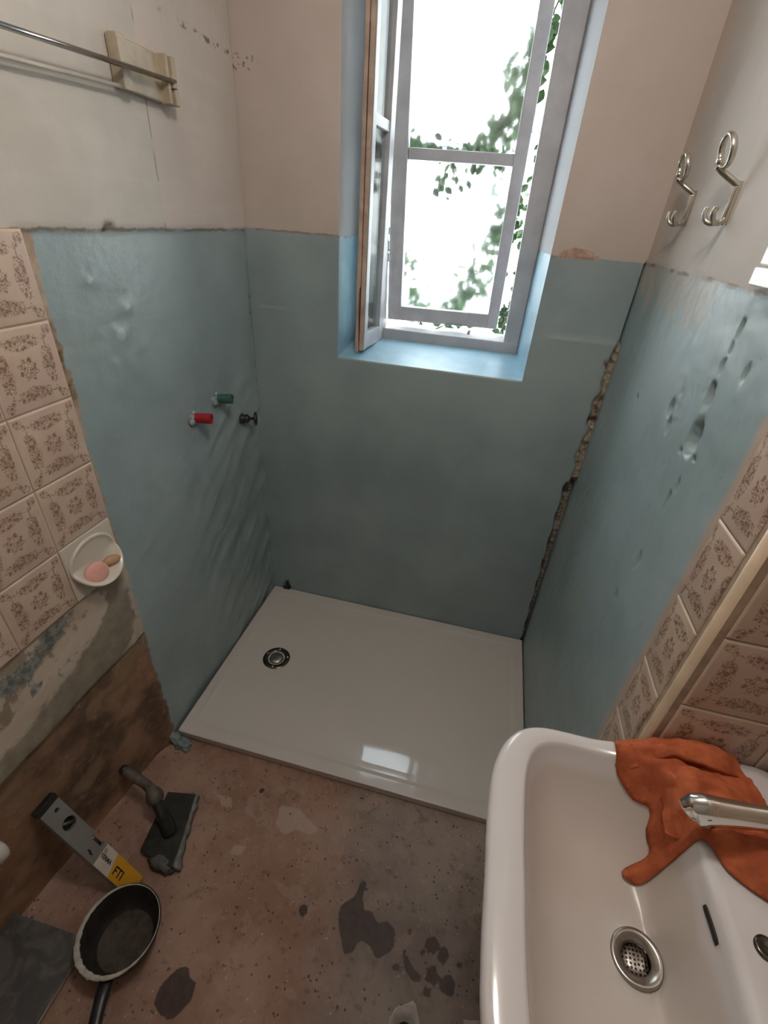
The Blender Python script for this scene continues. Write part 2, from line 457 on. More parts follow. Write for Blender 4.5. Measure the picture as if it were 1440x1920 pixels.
# ------------------------------------------------------------------ LEFT WALL
PALE = [[(-.93, .80), (-.90, .76), (-.905, .70), (-.95, .69), (-1.0, .66), (-1.08, .64), (-1.2, .60), (-1.3, .60), (-1.3, .66), (-1.15, .69), (-1.06, .72), (-.98, .76)],
        [(-.84, .60), (-.86, .50), (-.85, .40), (-.90, .36), (-.94, .40), (-.92, .48), (-.95, .53), (-.90, .56)]]
GREYP = [[(-.83, .81), (-.83, .62), (-.88, .56), (-1.0, .535), (-1.45, .535), (-1.45, .59), (-1.2, .62), (-1.05, .655), (-.97, .69), (-.91, .73), (-.90, .80)]]
def recess(y, z):
    if y > -.845 or z > .55: return 0.0
    a = .012 + .02*sss(-y, .845, .90) + .066*sss(-y, .88, 1.45)
    k = sss(.55-z, 0, .012)*(.18 + .82*min(1, (.55-z)/.55)**.8)
    return a*k*sss(-y, .845, .862)
MARKS = [(-.697, 1.483, .014), (-.605, 1.418, .016), (-.641, 1.365, .022), (-.68, 1.30, .006)]
def left_x(y, z):
    x = 0.0
    if y > -.85 and z < H:                                  # trowelled, lumpy blue plaster
        x += .0035*fbm(y, z, 4, 3, 1) + .0012*fbm(y, z, 22, 3, 5)
        k = sss(y, -.62, -.35)*sss(1.25-z, 0, .35)
        s = (y*.80 + z*.60); q = (-y*.60 + z*.80)
        x += k*.0075*noise.noise(Vector((s*4.5, q*17, 3.3)))
        x += k*.0060*max(0, noise.noise(Vector((s*9, q*42, 8.3))))
        for (a, b, r) in MARKS: x += .005*math.exp(-((y-a)**2+(z-b)**2)/(r*r)) - .006*math.exp(-((y-a)**2+(z-b-r*.9)**2)/(r*r*.3))
        # rounded away from the tray along its edge
        x -= .006
        if y > -.03: x += .006*sss(y, -.03, 0)*0
    elif z >= H:
        x += .002*fbm(y, z, 5, 3, 2)
    else:
        x += .0035*fbm(y, z, 14, 5, 4) - recess(y, z)
        if z < .54: x += .004*fbm(y, z, 9, 5, 7)
    if abs(y+.612) < .016 and H-.016 < z < H+.003: x -= .02    # the notch knocked out at the top edge
    if abs(z-1.988) < .008 and y > -.32: x -= .0015
    return x
ysL = [YB] + list(np.arange(-1.76, -.001, .0095)) + [0.0]
zsL = [-.02] + list(np.arange(0.0, 1.60, .0095)) + list(np.arange(1.61, ZT, .03)) + [ZT]
wall_left = slab_grid('wall_left', ysL, zsL, lambda y, z: (left_x(y, z), y, z), None, lambda c: (-.25, c[1], c[2]), M_left,
    attrs={'pale': lambda c: max(sd_poly(c[1], c[2], q) for q in PALE) if c[1] < -.8 and c[2] < .9 else -1.0,
           'greyp': lambda c: max(sd_poly(c[1], c[2], q) for q in GREYP) if c[1] < -.8 and c[2] < .9 else -1.0,
           'mark': lambda c: max(r*.8-math.hypot(c[1]-a, c[2]-b+r*.2) for a, b, r in MARKS)})
rects = []
for i in range(7):
    y1 = -.834 - i*TILE; y0 = y1-TILE
    for k in range(5):
        if i == 0 and k == 4: continue                       # the soap dish takes this place
        z1 = H - k*TILE
        rects.append((y0, z1-TILE, y1, z1, 0, 0, 1, 1))
tile_panel('tile_panel', wall_left, rects, lambda u, v, h: (.0065+h, u, v))
bm = bmesh.new()
for i in range(7):
    y1 = -.834 - i*TILE
    add_box(bm, (-.002, y1-TILE, H-(4 if i == 0 else 5)*TILE), (.0062, y1-(.0005 if i == 0 else 0), H))
g = bm_obj('grout', bm, M_grout); local(g, wall_left)

# ------------------------------------------------------------------ BACK (window) WALL
def topline(c):
    x, y, z = c
    return z - (H + (.004 if x < NX0 else 0.0))
SCR = [(.985, 1.574), (1.0, 1.590), (1.034, 1.601), (1.075, 1.596), (1.114, 1.577), (1.11, 1.568), (.985, 1.566)]
def groove_w(z):                                             # width of broken plaster on the window wall in the right corner
    if z > 1.356: return .0045
    if z > 1.30: return .010 + (1.356-z)*.15
    if z > .86: return .021 + .006*math.sin(z*40) + .004*math.sin(z*93)
    return .009 + .022*max(0, (z-.05)/.81) + .003*math.sin(z*55)
def groove_deep(z): return .03 if z > 1.356 else (.008 if (z > 1.11 or .88 < z < 1.085) else (.05 if z < .86 else .028))
def back_P(x, z):
    y = .0022*fbm(x, z, 3.5, 3, 11) + .0010*fbm(x, z, 18, 3, 12) if z < H else .0015*fbm(x, z, 4, 3, 13)
    if z < H and abs(z-1.352) < .012 and x > 1.0: y -= .0025*math.exp(-((z-1.352)/.006)**2)*sss(x, 1.0, 1.03)
    y *= sss(abs(x-NX0), 0, .03)*sss(abs(x-NX1), 0, .03) if z > NZ-.03 else 1
    if z < H:
        g = groove_w(z)
        if x > W-g and x < W+.05: y += groove_deep(z)*(1 if x > W-g+.004 else .5) + .003*fbm(x, z, 60, 3, 3)
    if x < .10 and x > .03 and z < .08: y += .03 if abs(x-.067) < (.09-z)*.35 else 0
    return (x, y, z)
xs = sorted(set([0-.02, 0.0] + [round(v, 4) for v in np.arange(.01, 1.19, .0098)] + [NX0, NX1] + [round(v, 4) for v in np.arange(1.19, 1.262, .0033)]))
zs = sorted(set([-.02] + [round(v, 4) for v in np.arange(0, 1.62, .0098)] + [NZ, NTOP] + [round(v, 3) for v in np.arange(1.64, ZT, .04)] + [ZT]))
wall_back = slab_grid('wall_back', xs, zs, back_P, lambda x, z: NX0 < x < NX1 and NZ < z < NTOP,
    lambda c: ((c[0] if not (NX0-.02 < c[0] < NX1+.02 and c[2] > NZ-.001) else (NX0 if c[0] < .6 else NX1-.040)) if c[2] > NZ-.001 else c[0], .46,
               c[2]+(.046 if abs(c[2]-NZ) < .001 and NX0-.001 <= c[0] <= NX1+.001 else 0)), M_back,
    attrs={'topline': topline,
           'groove': lambda c: (c[0]-(W-groove_w(c[2]))) if c[1] < .2 and c[2] < 1.36 else -1.0,
           'scrape': lambda c: sd_poly(c[0], c[2], SCR) if c[1] < .05 else -1.0})
# ------------------------------------------------------------------ RIGHT WALL (shower nib)
G = [(-.716, 1.408, .014, .030, .026), (-.730, 1.335, .026, .038, .030), (-.722, 1.374, .005, .013, .010), (-.578, 1.341, .011, .020, .012), (-.600, 1.312, .008, .020, .010),
     (-.717, 1.520, .008, .016, .010), (-.716, 1.490, .005, .010, .008), (-.713, 1.458, .005, .020, .010), (-.738, 1.208, .0045, .026, .010), (-.752, 1.250, .004, .016, .008),
     (-.728, 1.057, .0065, .024, .010), (-.341, 1.287, .006, .012, .012), (-.33, 1.32, .004, .006, .006), (-.60, 1.38, .008, .008, .004), (-.70, 1.30, .005, .005, .008),
     (-.765, 1.31, .006, .006, .010), (-.70, .93, .005, .016, .007), (-.47, 1.13, .004, .012, .006), (-.42, 1.19, .004, .005, .008), (-.80, 1.47, .006, .018, .006), (-.66, 1.25, .004, .007, .006), (-.68, 1.16, .003, .006, .006)]
def right_x(y, z):
    x = W
    if z < H and y > -.93:
        x += .0022*fbm(y, z, 4, 3, 21) + .0009*fbm(y, z, 26, 3, 22)
        for a, b, ry, rz, d in G:
            e = ((y-a)/ry)**2 + ((z-b)/rz)**2
            e *= 1.35*(1 + .35*noise.noise(Vector((y*90, z*90, a*9))))
            if e < 1.4: x += d*.8*(1-sss(e, .55, 1.25))
        if z < 1.356 and z > .86 and y > -.012 - .006*noise.noise(Vector((z*60, 0, 2))): x += .012
        if z <= .86 and y > -.010: x += .006
    return x
ysR = [YN] + list(np.arange(-1.04, .001, .0058)) + [.03, .08]
zsR = [-.02] + list(np.arange(0, 1.60, .0058)) + list(np.arange(1.62, ZT, .05)) + [ZT]
wall_right = slab_grid('wall_right', ysR, zsR, lambda y, z: (right_x(y, z), y, z), None, lambda c: (W+.34, c[1], c[2]), M_right,
    attrs={'groove': lambda c: (c[1]+.006+.006*noise.noise(Vector((c[2]*40, 0, 5)))) if .86 < c[2] < 1.356 else -1.0})
rects = []
for k in range(11):                                          # narrow cut tiles on the nib, joints at 1.29, 1.14 ...
    z1 = 1.290 + TILE*.985 - k*.1497
    if z1 - .15 < 0: break
    rects.append((YN+.018, z1-.1497, -.933, min(z1, H), .18, 0, .94, 1))
rects.insert(0, (YN+.018, 1.4395+.0, -.933, H, .18, 0, .94, .9))
rects = [r for r in rects if r[3]-r[1] > .02]
seen = set(); rr = []
for r in rects:
    key = round(r[1], 2)
    if key in seen: continue
    seen.add(key); rr.append(r)
tile_panel('tile_panel', wall_right, rr, lambda u, v, h: (W-.006-h, u, v))
bm = bmesh.new(); add_box(bm, (W-.0055, YN, .0), (W+.01, -.932, H)); g = bm_obj('grout', bm, M_grout); local(g, wall_right)
# rounded trim on the arris of the nib
bm = bmesh.new(); add_tube(bm, [(W+.002, YN+.004, 0), (W+.002, YN+.004, H)], .0095, 16); o = bm_obj('corner_bead', bm, M_trimtile, smooth=True); local(o, wall_right)
rects = []
for i in range(2):
    for k in range(11):
        z1 = 1.157 + TILE*3 - k*.1497
        if z1-.1497 < 0 or z1 > H+.06: continue
        x0 = W+.012+i*TILE; rects.append((x0, z1-.1497, x0+TILE, min(z1, H), 0, 0, 1, 1))
tile_panel('tile_panel', wall_right, rects, lambda u, v, h: (u, YN-.006-h, v))
bm = bmesh.new(); add_box(bm, (W+.002, YN-.0055, 0), (W2+.02, YN+.02, H)); g = bm_obj('grout', bm, M_grout); local(g, wall_right)

M_plain = mottled('grey_plaster', (.52, .48, .43), .85, .1, 6)
bm = bmesh.new(); add_box(bm, (W2, YB, -.02), (W2+.16, YN+.02, ZT)); o = bm_obj('wall_right_recess', bm, M_plain); o['kind'] = 'structure'
rects = []
for i in range(7):
    for k in range(10):
        z1 = 1.157 + TILE*3 - k*.1497
        if z1-.1497 < 0 or z1 > H+.06: continue
        y1 = YN-.012-i*TILE; rects.append((y1-TILE, z1-.1497, y1, min(z1, H), 0, 0, 1, 1))
tile_panel('tile_panel', o, rects, lambda u, v, h: (W2-.004-h, u, v))
bm = bmesh.new(); add_box(bm, (-.25, YB-.2, -.02), (W2+.16, YB, ZT)); o = bm_obj('wall_rear', bm, M_plain); o['kind'] = 'structure'
bm = bmesh.new(); add_box(bm, (-.25, YB-.2, ZT), (W2+.16, .46, ZT+.2)); o = bm_obj('ceiling', bm, mottled('ceiling_paint', (.68, .66, .62), .9, .05, 3)); o['kind'] = 'structure'

# ------------------------------------------------------------------ FLOOR
WET = [[(.764, -1.051), (.752, -1.100), (.722, -1.128), (.720, -1.150), (.733, -1.180), (.762, -1.226), (.785, -1.214), (.795, -1.185), (.822, -1.192), (.845, -1.212), (.862, -1.207), (.887, -1.180), (.880, -1.140), (.855, -1.128), (.835, -1.140), (.812, -1.120), (.79, -1.12), (.778, -1.10), (.779, -1.06)],
       [(.366, -1.350), (.392, -1.346), (.402, -1.362), (.425, -1.368), (.430, -1.40), (.415, -1.425), (.398, -1.440), (.370, -1.436), (.345, -1.425), (.340, -1.40), (.350, -1.375)],
       [(.905, -1.170), (.922, -1.178), (.935, -1.195), (.965, -1.215), (.962, -1.232), (.940, -1.228), (.918, -1.205)]]
for (a, b, r) in [(.623, -1.166, .014), (.993, -1.207, .020), (1.036, -1.216, .022), (.984, -1.146, .020), (1.015, -1.160, .018), (1.044, -1.096, .007), (1.05, -1.03, .006), (.473, -1.321, .006), (.30, -1.07, .008), (.268, -.93, .006), (.375, -.905, .010),
                  (.92, -1.135, .008), (.90, -1.215, .010), (.96, -1.17, .009), (1.06, -1.17, .010), (.70, -1.23, .006), (.63, -1.20, .005), (.52, -1.00, .005), (.985, -1.24, .012)]:
    WET.append([(a+r*(1+.25*math.sin(3*k+a*40))*math.cos(2*PI*k/10), b+r*(1+.25*math.cos(2*k+b*30))*math.sin(2*PI*k/10)) for k in range(10)])
PALEF = [[(.45, -.93), (.52, -.925), (.56, -.95), (.60, -.965), (.57, -.99), (.53, -.985), (.50, -1.01), (.46, -.99)], [(.24, -.955), (.29, -.95), (.31, -.985), (.27, -.985)], [(.36, -1.07), (.40, -1.065), (.40, -1.09), (.365, -1.10)]]
def sdm(polys):
    def f(c):
        best = -.2
        for q in polys:
            x0 = min(a for a, b in q); x1 = max(a for a, b in q); y0 = min(b for a, b in q); y1 = max(b for a, b in q)
            if x0-.03 < c[0] < x1+.03 and y0-.03 < c[1] < y1+.03: best = max(best, sd_poly(c[0], c[1], q))
        return best
    return f
def f_floor(t):
    x, y, z, p = t.geo()
    w = t.noise(p, 40, 5, .65)-.5; wl = t.noise(p, 9, 4)-.5
    n1 = t.noise(p, 4, 6, .65); n2 = t.noise(p, 18, 6, .7)
    left = t.mix(t.ss(n1, .35, .65), (.285, .160, .112), (.395, .250, .190))
    right = t.mix(t.ss(n1, .35, .65), (.245, .195, .165), (.325, .260, .225))
    f = t.ss(x + wl*.25 + y*.15, .42, .66)
    c = t.mix(f, left, right)
    c = t.mix(t.ss(n2, .52, .72)*.45, c, (.42, .30, .235))
    patch = t.ss(t.noise(p, 11, 5, .55, .6), .57, .61)*.35
    c = t.mix(patch, c, (.44, .31, .25))
    c = t.mix(t.ss(t.noise(t.vec(x+3, y, 0.), 30, 5, .7), .56, .66)*.5, c, (.12, .075, .058))
    sp2 = t.vor(t.vec(x, y+.7, 0.), 34, 'F1', 1.0)
    c = t.mix((1-t.ss(sp2 + w*.25, .10, .16))*t.ss(t.noise(p, 12, 2), .50, .56)*.8, c, (.085, .055, .043))
    c = t.mix(t.ss(t.noise(p, 7, 6, .6), .60, .68)*.45, c, (.12, .075, .055))
    pf = t.attr('pale'); c = t.mix(t.ss(pf + w*.02, -.002, .004)*.7, c, (.46, .35, .285))
    agg = t.vor(p, 60, 'F1', 1.0); sel = t.noise(p, 23, 2)
    c = t.mix((1-t.ss(agg, .14, .22))*t.ss(sel, .50, .58)*.85, c, (.075, .050, .040))
    agg2 = t.vor(t.vec(x+.4, y+.1, 0.), 85, 'F1', 1.0)
    c = t.mix((1-t.ss(agg2, .13, .2))*t.ss(t.noise(p, 31, 2), .56, .62)*.7, c, (.62, .52, .44))
    c = t.mix(t.ss(t.noise(p, 90, 4, .7), .60, .75)*.35, c, (.10, .07, .055))
    wet = t.ss(t.attr('wet') + w*.012, -.001, .003)
    c = t.mix(wet*(t.noise(p, 55, 4)*.3 + .78), c, (.052, .030, .025))
    damp = t.ss(t.attr('wet') + w*.05, -.05, -.0)
    c = t.mix(damp*.22*t.ss(x, .6, .8), c, (.09, .065, .055))
    rough = t.mix(wet, (.72,)*3, (.45,)*3)
    return {'Base Color': c, 'Roughness': rough, 'Normal': t.bump(t.noise(p, 60, 6, .7)*.6 + n2*.8, .5, .005)}
M_floor = mat('concrete_floor', rough=.7, spec=.3, fn=f_floor)
def floor_P(x, y):
    return (x, y, .0022*fbm(x, y, 12, 4, 31) - .001)
floor = slab_grid('floor', [-.25] + list(np.arange(-.14, 1.24, .0095)) + [W2+.1], [YB] + list(np.arange(-1.72, .001, .0095)) + [.05], floor_P, None, lambda c: (c[0], c[1], -.12), M_floor,
    attrs={'wet': sdm(WET), 'pale': sdm(PALEF)})

# ------------------------------------------------------------------ SHOWER TRAY
M_acr = mottled('white_acrylic', (.62, .575, .53), .05, .015, 2, spec=.5)
tray = empty('shower_tray', (.612, -.41, 0), 'low white rectangular shower tray under the window between blue walls', 'shower tray')
X0, X1, Y0, Y1, TZ = .006, W-.004, -.815, -.003, .040
bm = bmesh.new()
def rect_loop(ins, z, r):
    pts = []
    for cx, cy, a0 in ((X1-ins-r, Y1-ins-r, 0), (X0+ins+r, Y1-ins-r, 90), (X0+ins+r, Y0+ins+r, 180), (X1-ins-r, Y0+ins+r, 270)):
        for k in range(7):
            a = math.radians(a0+k*15); pts.append(bm.verts.new((cx+r*math.cos(a), cy+r*math.sin(a), z)))
    return pts
loops = [rect_loop(.004, .004, .006), rect_loop(.0015, .03, .006), rect_loop(0, .0365, .006), rect_loop(.0008, .0390, .006), rect_loop(.0035, TZ, .006), rect_loop(.038, TZ-.0002, .02), rect_loop(.052, TZ-.0026, .03), rect_loop(.075, TZ-.0034, .04)]
for a, b in zip(loops, loops[1:]):
    n = len(a)
    for k in range(n): f = bm.faces.new((a[k], a[(k+1) % n], b[(k+1) % n], b[k]))
bm.faces.new(loops[-1]); bm.faces.new(loops[0][::-1])
o = bm_obj('tray_body', bm, M_acr, smooth=False); local(o, tray)
M_chrome = mottled('worn_chrome', (.42, .40, .38), .16, .1, 20, metal=1.0)
M_chrome_b = mottled('bright_chrome', (.80, .79, .77), .10, .04, 20, metal=1.0)
M_darkchrome = mottled('dull_chrome', (.125, .118, .10), .22, .2, 25, metal=1.0)
M_dark = mottled('dark_hole', (.012, .010, .009), .6, .2, 20)
dr = (.203, -.417)
bm = bmesh.new(); add_lathe(bm, [(.033, -.012), (.033, -.002), (.036, .0025), (.046, .0042), (.053, .0032), (.0565, .0)], (dr[0], dr[1], TZ-.0034), n=48)
o = bm_obj('drain_ring', bm, M_darkchrome, smooth=True); local(o, tray); drn = o
bm = bmesh.new(); add_lathe(bm, [(0, .011), (.012, .0105), (.022, .009), (.0285, .005), (.030, .001), (.030, -.006), (.0, -.006)], (dr[0]+.001, dr[1]-.002, TZ-.0034), n=40)
o = bm_obj('drain_cap', bm, mottled('satin_cap', (.42, .37, .34), .32, .1, 25, metal=1.0), smooth=True); local(o, tray); tag(o, 'domed satin cap in the middle of the drain')
for a in (20, 95, 165, 215, 275, 330):
    bm = bmesh.new(); aa = math.radians(a); add_lathe(bm, [(.0, .0012), (.003, .001), (.004, 0)], (dr[0]+.046*math.cos(aa), dr[1]+.046*math.sin(aa), TZ+.0005), n=10)
    o = bm_obj('screw_dimple', bm, M_dark if a in (215, 330) else M_chrome_b, smooth=True); local(o, tray)

# blue plaster squeezed out at the tray's front left corner, the black wedge behind it
bm = bmesh.new()
bmesh.ops.create_icosphere(bm, subdivisions=4, radius=1)
for v in bm.verts:
    c = v.co.copy(); n = noise.fractal(c*1.6, 1.0, 2.0, 4)
    v.co = Vector((.034+c.x*.042*(1+.5*n), -.838+c.y*.020*(1+.5*n)-c.x*.004, .006+max(-.006, c.z*.013*(1+.7*n))))
    if c.x < -.3: v.co.z += (-.3-c.x)*.05; v.co.y += .006
tag(bm_obj('plaster_lump', bm, mottled('wet_blue_plaster', (.20, .26, .26), .7, .25, 60, bump=.6), smooth=True), 'grey-blue lump of plaster at the front left corner of the shower tray', 'plaster lump')
bm = bmesh.new(); vs = [bm.verts.new(q) for q in ((.052, -.002, TZ+.001), (.086, -.002, TZ+.001), (.070, -.002, TZ+.033), (.052, -.014, TZ+.001), (.086, -.014, TZ+.001), (.070, -.007, TZ+.032))]
for f in ((0, 1, 2), (3, 5, 4), (0, 3, 4, 1), (1, 4, 5, 2), (2, 5, 3, 0)): bm.faces.new([vs[i] for i in f])
tag(bevel(bm_obj('wedge', bm, mottled('black_plastic', (.02, .022, .022), .5, .2, 30)), .001), 'tiny black wedge behind the shower tray at the back left corner', 'wedge')

# ------------------------------------------------------------------ WINDOW
win = empty('window_1', (.62, .28, NZ+.04), kind='structure')
M_frame = mottled('old_white_paint', (.45, .445, .46), .42, .10, 14, bump=.15)
M_framel = mottled('bare_wood', (.46, .34, .265), .7, .22, 18, bump=.3)
M_crack = mottled('dark_crack', (.055, .030, .022), .8, .3, 30)
def P4(a0, a1, b0, b1, y0, y1, z0, z1):   # stile: bottom x a0..a1 at z0, top x b0..b1 at z1
    bm = bmesh.new(); add_hexa(bm, [(a0, y0, z0), (a1, y0, z0), (a1, y1, z0), (a0, y1, z0), (b0, y0, z1), (b1, y0, z1), (b1, y1, z1), (b0, y1, z1)]); return bm
def wpart(name, bm, m, bev=.003, par=None):
    o = bm_obj(name, bm, m); bevel(o, bev); local(o, win); return o
bm = P4(.325, .415, .325, .375, .275, .345, 1.232, NTOP)
add_hexa(bm, [(.872+.018, .275, 1.232), (.945, .275, 1.232), (.945, .345, 1.232), (.890, .345, 1.232), (.868, .275, NTOP), (.945, .275, NTOP), (.945, .345, NTOP), (.868, .345, NTOP)])
add_box(bm, (.33, .270, 1.228), (.945, .345, 1.268)); add_box(bm, (.33, .275, NTOP-.05), (.945, .345, NTOP))
add_box(bm, (.33, .335, 1.228), (.945, .46, 1.262))
frame = wpart('window_frame', bm, M_frame, .004)
# outer casement, standing slightly ajar (hinged left)
def sash_pt(x, z, d):      # hinge line x~.40; plane swings outward to the right
    return (x, .350 + (x-.40)*.10 + d, z)
def sash_bar(bm, x0, x1, z0, z1, d0, d1, lx0=None, lx1=None):
    lx0 = x0 if lx0 is None else lx0; lx1 = x1 if lx1 is None else lx1
    add_hexa(bm, [sash_pt(x0, z0, d0), sash_pt(x1, z0, d0), sash_pt(x1, z0, d1), sash_pt(x0, z0, d1), sash_pt(lx0, z1, d0), sash_pt(lx1, z1, d0), sash_pt(lx1, z1, d1), sash_pt(lx0, z1, d1)])
ZB, ZTOP = 1.288, 2.28
bm = bmesh.new()
sash_bar(bm, .415, .468, ZB, ZTOP, 0, .04, .372, .430)
sash_bar(bm, .812, .855, ZB, ZTOP, 0, .04, .803, .848)
sash_bar(bm, .415, .855, ZB, ZB+.052, .002, .038)
sash_bar(bm, .405, .85, ZTOP-.05, ZTOP, .002, .038)
sash = wpart('outer_casement', bm, M_frame, .003)
bm = bmesh.new(); sash_bar(bm, .450, .820, 1.812, 1.846, .006, .034, .448)
o = bm_obj('glazing_bar', bm, M_frame); bevel(o, .003); o.parent = sash
def f_glass(t):
    nt = t.nt; b = nt.nodes['Principled BSDF']; out = nt.nodes['Material Output']
    x, y, z, p = t.objc()
    tr = nt.nodes.new('ShaderNodeBsdfTransparent'); tr.inputs[0].default_value = (.96, .98, .97, 1)
    gl = nt.nodes.new('ShaderNodeBsdfGlass'); gl.inputs['Color'].default_value = (.97, .99, .98, 1); gl.inputs['Roughness'].default_value = .22; gl.inputs['IOR'].default_value = 1.25
    h = t.noise(p, 80, 3, .5) + t.noise(p, 22, 2)
    bp = t.bump(h, .35, .004); nt.links.new(bp.o, gl.inputs['Normal'])
    mx = nt.nodes.new('ShaderNodeMixShader'); mx.inputs[0].default_value = .82
    nt.links.new(tr.outputs[0], mx.inputs[1]); nt.links.new(gl.outputs[0], mx.inputs[2]); nt.links.new(mx.outputs[0], out.inputs[0])
M_glass = mat('textured_glass', fn=f_glass)
def f_clear(t):
    nt = t.nt; out = nt.nodes['Material Output']
    tr = nt.nodes.new('ShaderNodeBsdfTransparent'); tr.inputs[0].default_value = (.90, .93, .92, 1)
    gl = nt.nodes.new('ShaderNodeBsdfGlossy'); gl.inputs['Roughness'].default_value = .05
    mx = nt.nodes.new('ShaderNodeMixShader'); mx.inputs[0].default_value = .05
    nt.links.new(tr.outputs[0], mx.inputs[1]); nt.links.new(gl.outputs[0], mx.inputs[2]); nt.links.new(mx.outputs[0], out.inputs[0])
M_clear = mat('plain_glass', fn=f_clear)
for (z0, z1) in ((ZB+.05, 1.814), (1.844, ZTOP-.048)):
    bm = bmesh.new(); sash_bar(bm, .462 if z0 < 1.5 else .445, .816, z0, z1, .018, .021, .445 if z0 < 1.5 else .425, .812 if z0 < 1.5 else .808)
    o = bm_obj('window_pane', bm, M_glass); o.parent = sash
sash_kids = [c for c in bpy.data.objects if c.parent == sash]
for c in sash_kids: c.matrix_parent_inverse = Matrix.Translation(Vector(win.location)).inverted() if False else Matrix.Identity(4)
# (sash itself carries the inverse of the window's location, so its children stay in world space)
# casement stay
bm = bmesh.new(); add_tube(bm, [(.62, .335, 1.275), (.66, .375, 1.292), (.72, .378, 1.290)], .003, 8); add_tube(bm, [(.75, .33, 1.27), (.752, .33, 1.285)], .006, 10)
o = bm_obj('casement_stay', bm, M_chrome, smooth=True); local(o, win)
# inner casement, open into the niche: near edge ~x .385,y .05 ; hinge ~x .415,y .272
A = Vector((.386, .048)); Bp = Vector((.405, .266)); D = (Bp-A); LL = D.length; D.normalize(); Nn = Vector((D.y, -D.x))   # Nn points to +x
def leaf_box(bm, u0, u1, w0, w1, z0, z1):
    q = []
    for z in (z0, z1):
        for (u, w) in ((u0, w0), (u1, w0), (u1, w1), (u0, w1)):
            c = A + D*u + Nn*w; q.append((c.x, c.y, z))
    add_hexa(bm, q)
ZL0, ZL1 = 1.226, 2.28
bm = bmesh.new()
leaf_box(bm, .002, .040, -.014, .014, ZL0, ZL1); leaf_box(bm, LL-.045, LL, -.014, .014, ZL0, ZL1)
leaf_box(bm, .04, LL-.045, -.013, .013, ZL0, ZL0+.055); leaf_box(bm, .04, LL-.045, -.013, .013, ZL1-.05, ZL1)
leaf_box(bm, .035, LL-.04, -.010, .010, 1.865, 1.893)
leaf_box(bm, .0, .012, .0142, .0175, ZL0, ZL1)
inner = wpart('inner_casement', bm, M_frame, .002)
def inner_child(name, bm, m, lab=None):
    o = bm_obj(name, bm, m); bevel(o, .0015); o.parent = inner
    if lab: tag(o, lab)
    return o
bm = bmesh.new(); leaf_box(bm, -.006, .002, .001, .014, ZL0, ZL1)
inner_child('edge_strip', bm, M_framel, 'bare brown wood edge of the open casement')
bm = bmesh.new()
zz = [ZL0-.006, ZL0+.02, 1.30, 1.40, 1.425, 1.435, 1.5, 1.7, 2.1, ZL1]; ww = [-.0015, -.002, -.004, -.008, -.005, -.001, -.001, -.002, -.002, -.001]; wl_ = [-.014, -.014, -.0145, -.0145, -.0155, -.0165, -.0145, -.0145, -.014, -.014]
pr_ = None
for z_, a_, b_ in zip(zz, ww, wl_):
    q = [bm.verts.new(((A + D*u + Nn*w).x, (A + D*u + Nn*w).y, z_)) for u, w in ((-.007, b_), (.002, b_), (.002, a_), (-.007, a_))]
    if pr_:
        for k in range(4): bm.faces.new((pr_[k], pr_[(k+1) % 4], q[(k+1) % 4], q[k]))
    else: bm.faces.new(q[::-1])
    pr_ = q
bm.faces.new(pr_); inner_child('edge_strip', bm, M_framel, 'split brown strip peeling off the open casement')
bm = bmesh.new(); leaf_box(bm, -.0025, .0015, -.0045, .0015, ZL0, 2.07); inner_child('crack', bm, M_crack)
for z0, z1 in ((ZL0+.053, 1.867), (1.891, ZL1-.048)):
    bm = bmesh.new(); leaf_box(bm, .036, LL-.041, -.002, .001, z0, z1); inner_child('window_pane', bm, M_clear)

# ------------------------------------------------------------------ OUTSIDE: pale yard and vines
bm = bmesh.new(); add_box(bm, (-12, .47, -.6), (14, 22, -.5)); o = bm_obj('ground', bm, mottled('pale_gravel', (.80, .79, .76), .9, .06, 3)); o['kind'] = 'structure'
M_leaf = mottled('vine_leaf', (.035, .085, .018), .5, .35, 9)
M_leaf.node_tree.nodes['Principled BSDF'].inputs['Transmission Weight'].default_value = 0.0
M_stem = mottled('vine_stem', (.12, .09, .06), .8, .2, 30)
def leaf_shape(bm, c, d, n, L):
    d = d.normalized(); s = d.cross(n).normalized(); n = s.cross(d)
    pts = [(0, 0), (.22, .26), (.5, .36), (.78, .2), (1, 0), (.78, -.2), (.5, -.36), (.22, -.26)]
    mid = bm.verts.new(c + d*L*.5 - n*L*.05)
    vs = [bm.verts.new(c + d*L*a + s*L*b + n*L*.10*abs(b)*2) for a, b in pts]
    for i in range(8): bm.faces.new((vs[i], vs[(i+1) % 8], mid))
def vine(label, path, spread, nleaf, L, seed, rad=.0035, root_=None):
    rg = random.Random(seed); pts = smoothpath(path, 6)
    root = empty('vine_branch', pts[0], label, 'vine', 'vine branches outside the window')
    bm = bmesh.new(); add_tube(bm, (smoothpath(root_+[path[-1]], 6)[:-1]+pts[::-1]) if root_ else pts, rad, 6); o = bm_obj('stem', bm, M_stem, smooth=True); local(o, root)
    bm = bmesh.new()
    for i in range(nleaf):
        t_ = rg.random()*(len(pts)-1.001); k = int(t_); c = pts[k].lerp(pts[k+1], t_-k)
        v = Vector((rg.gauss(0, 1), rg.gauss(0, .6), rg.gauss(0, 1)))*spread
        d = Vector((rg.gauss(0, .7), rg.gauss(0, .4), -.7+rg.gauss(0, .5))); n = Vector((rg.gauss(0, .5), -1, rg.gauss(0, .6)))
        leaf_shape(bm, c+v, d, n, L*rg.uniform(.6, 1.25))
    o = bm_obj('foliage', bm, M_leaf, normals=False); local(o, root); o['kind'] = 'stuff'
    md = o.modifiers.new('thick', 'SOLIDIFY'); md.thickness = .0006
    return root
YV = .62
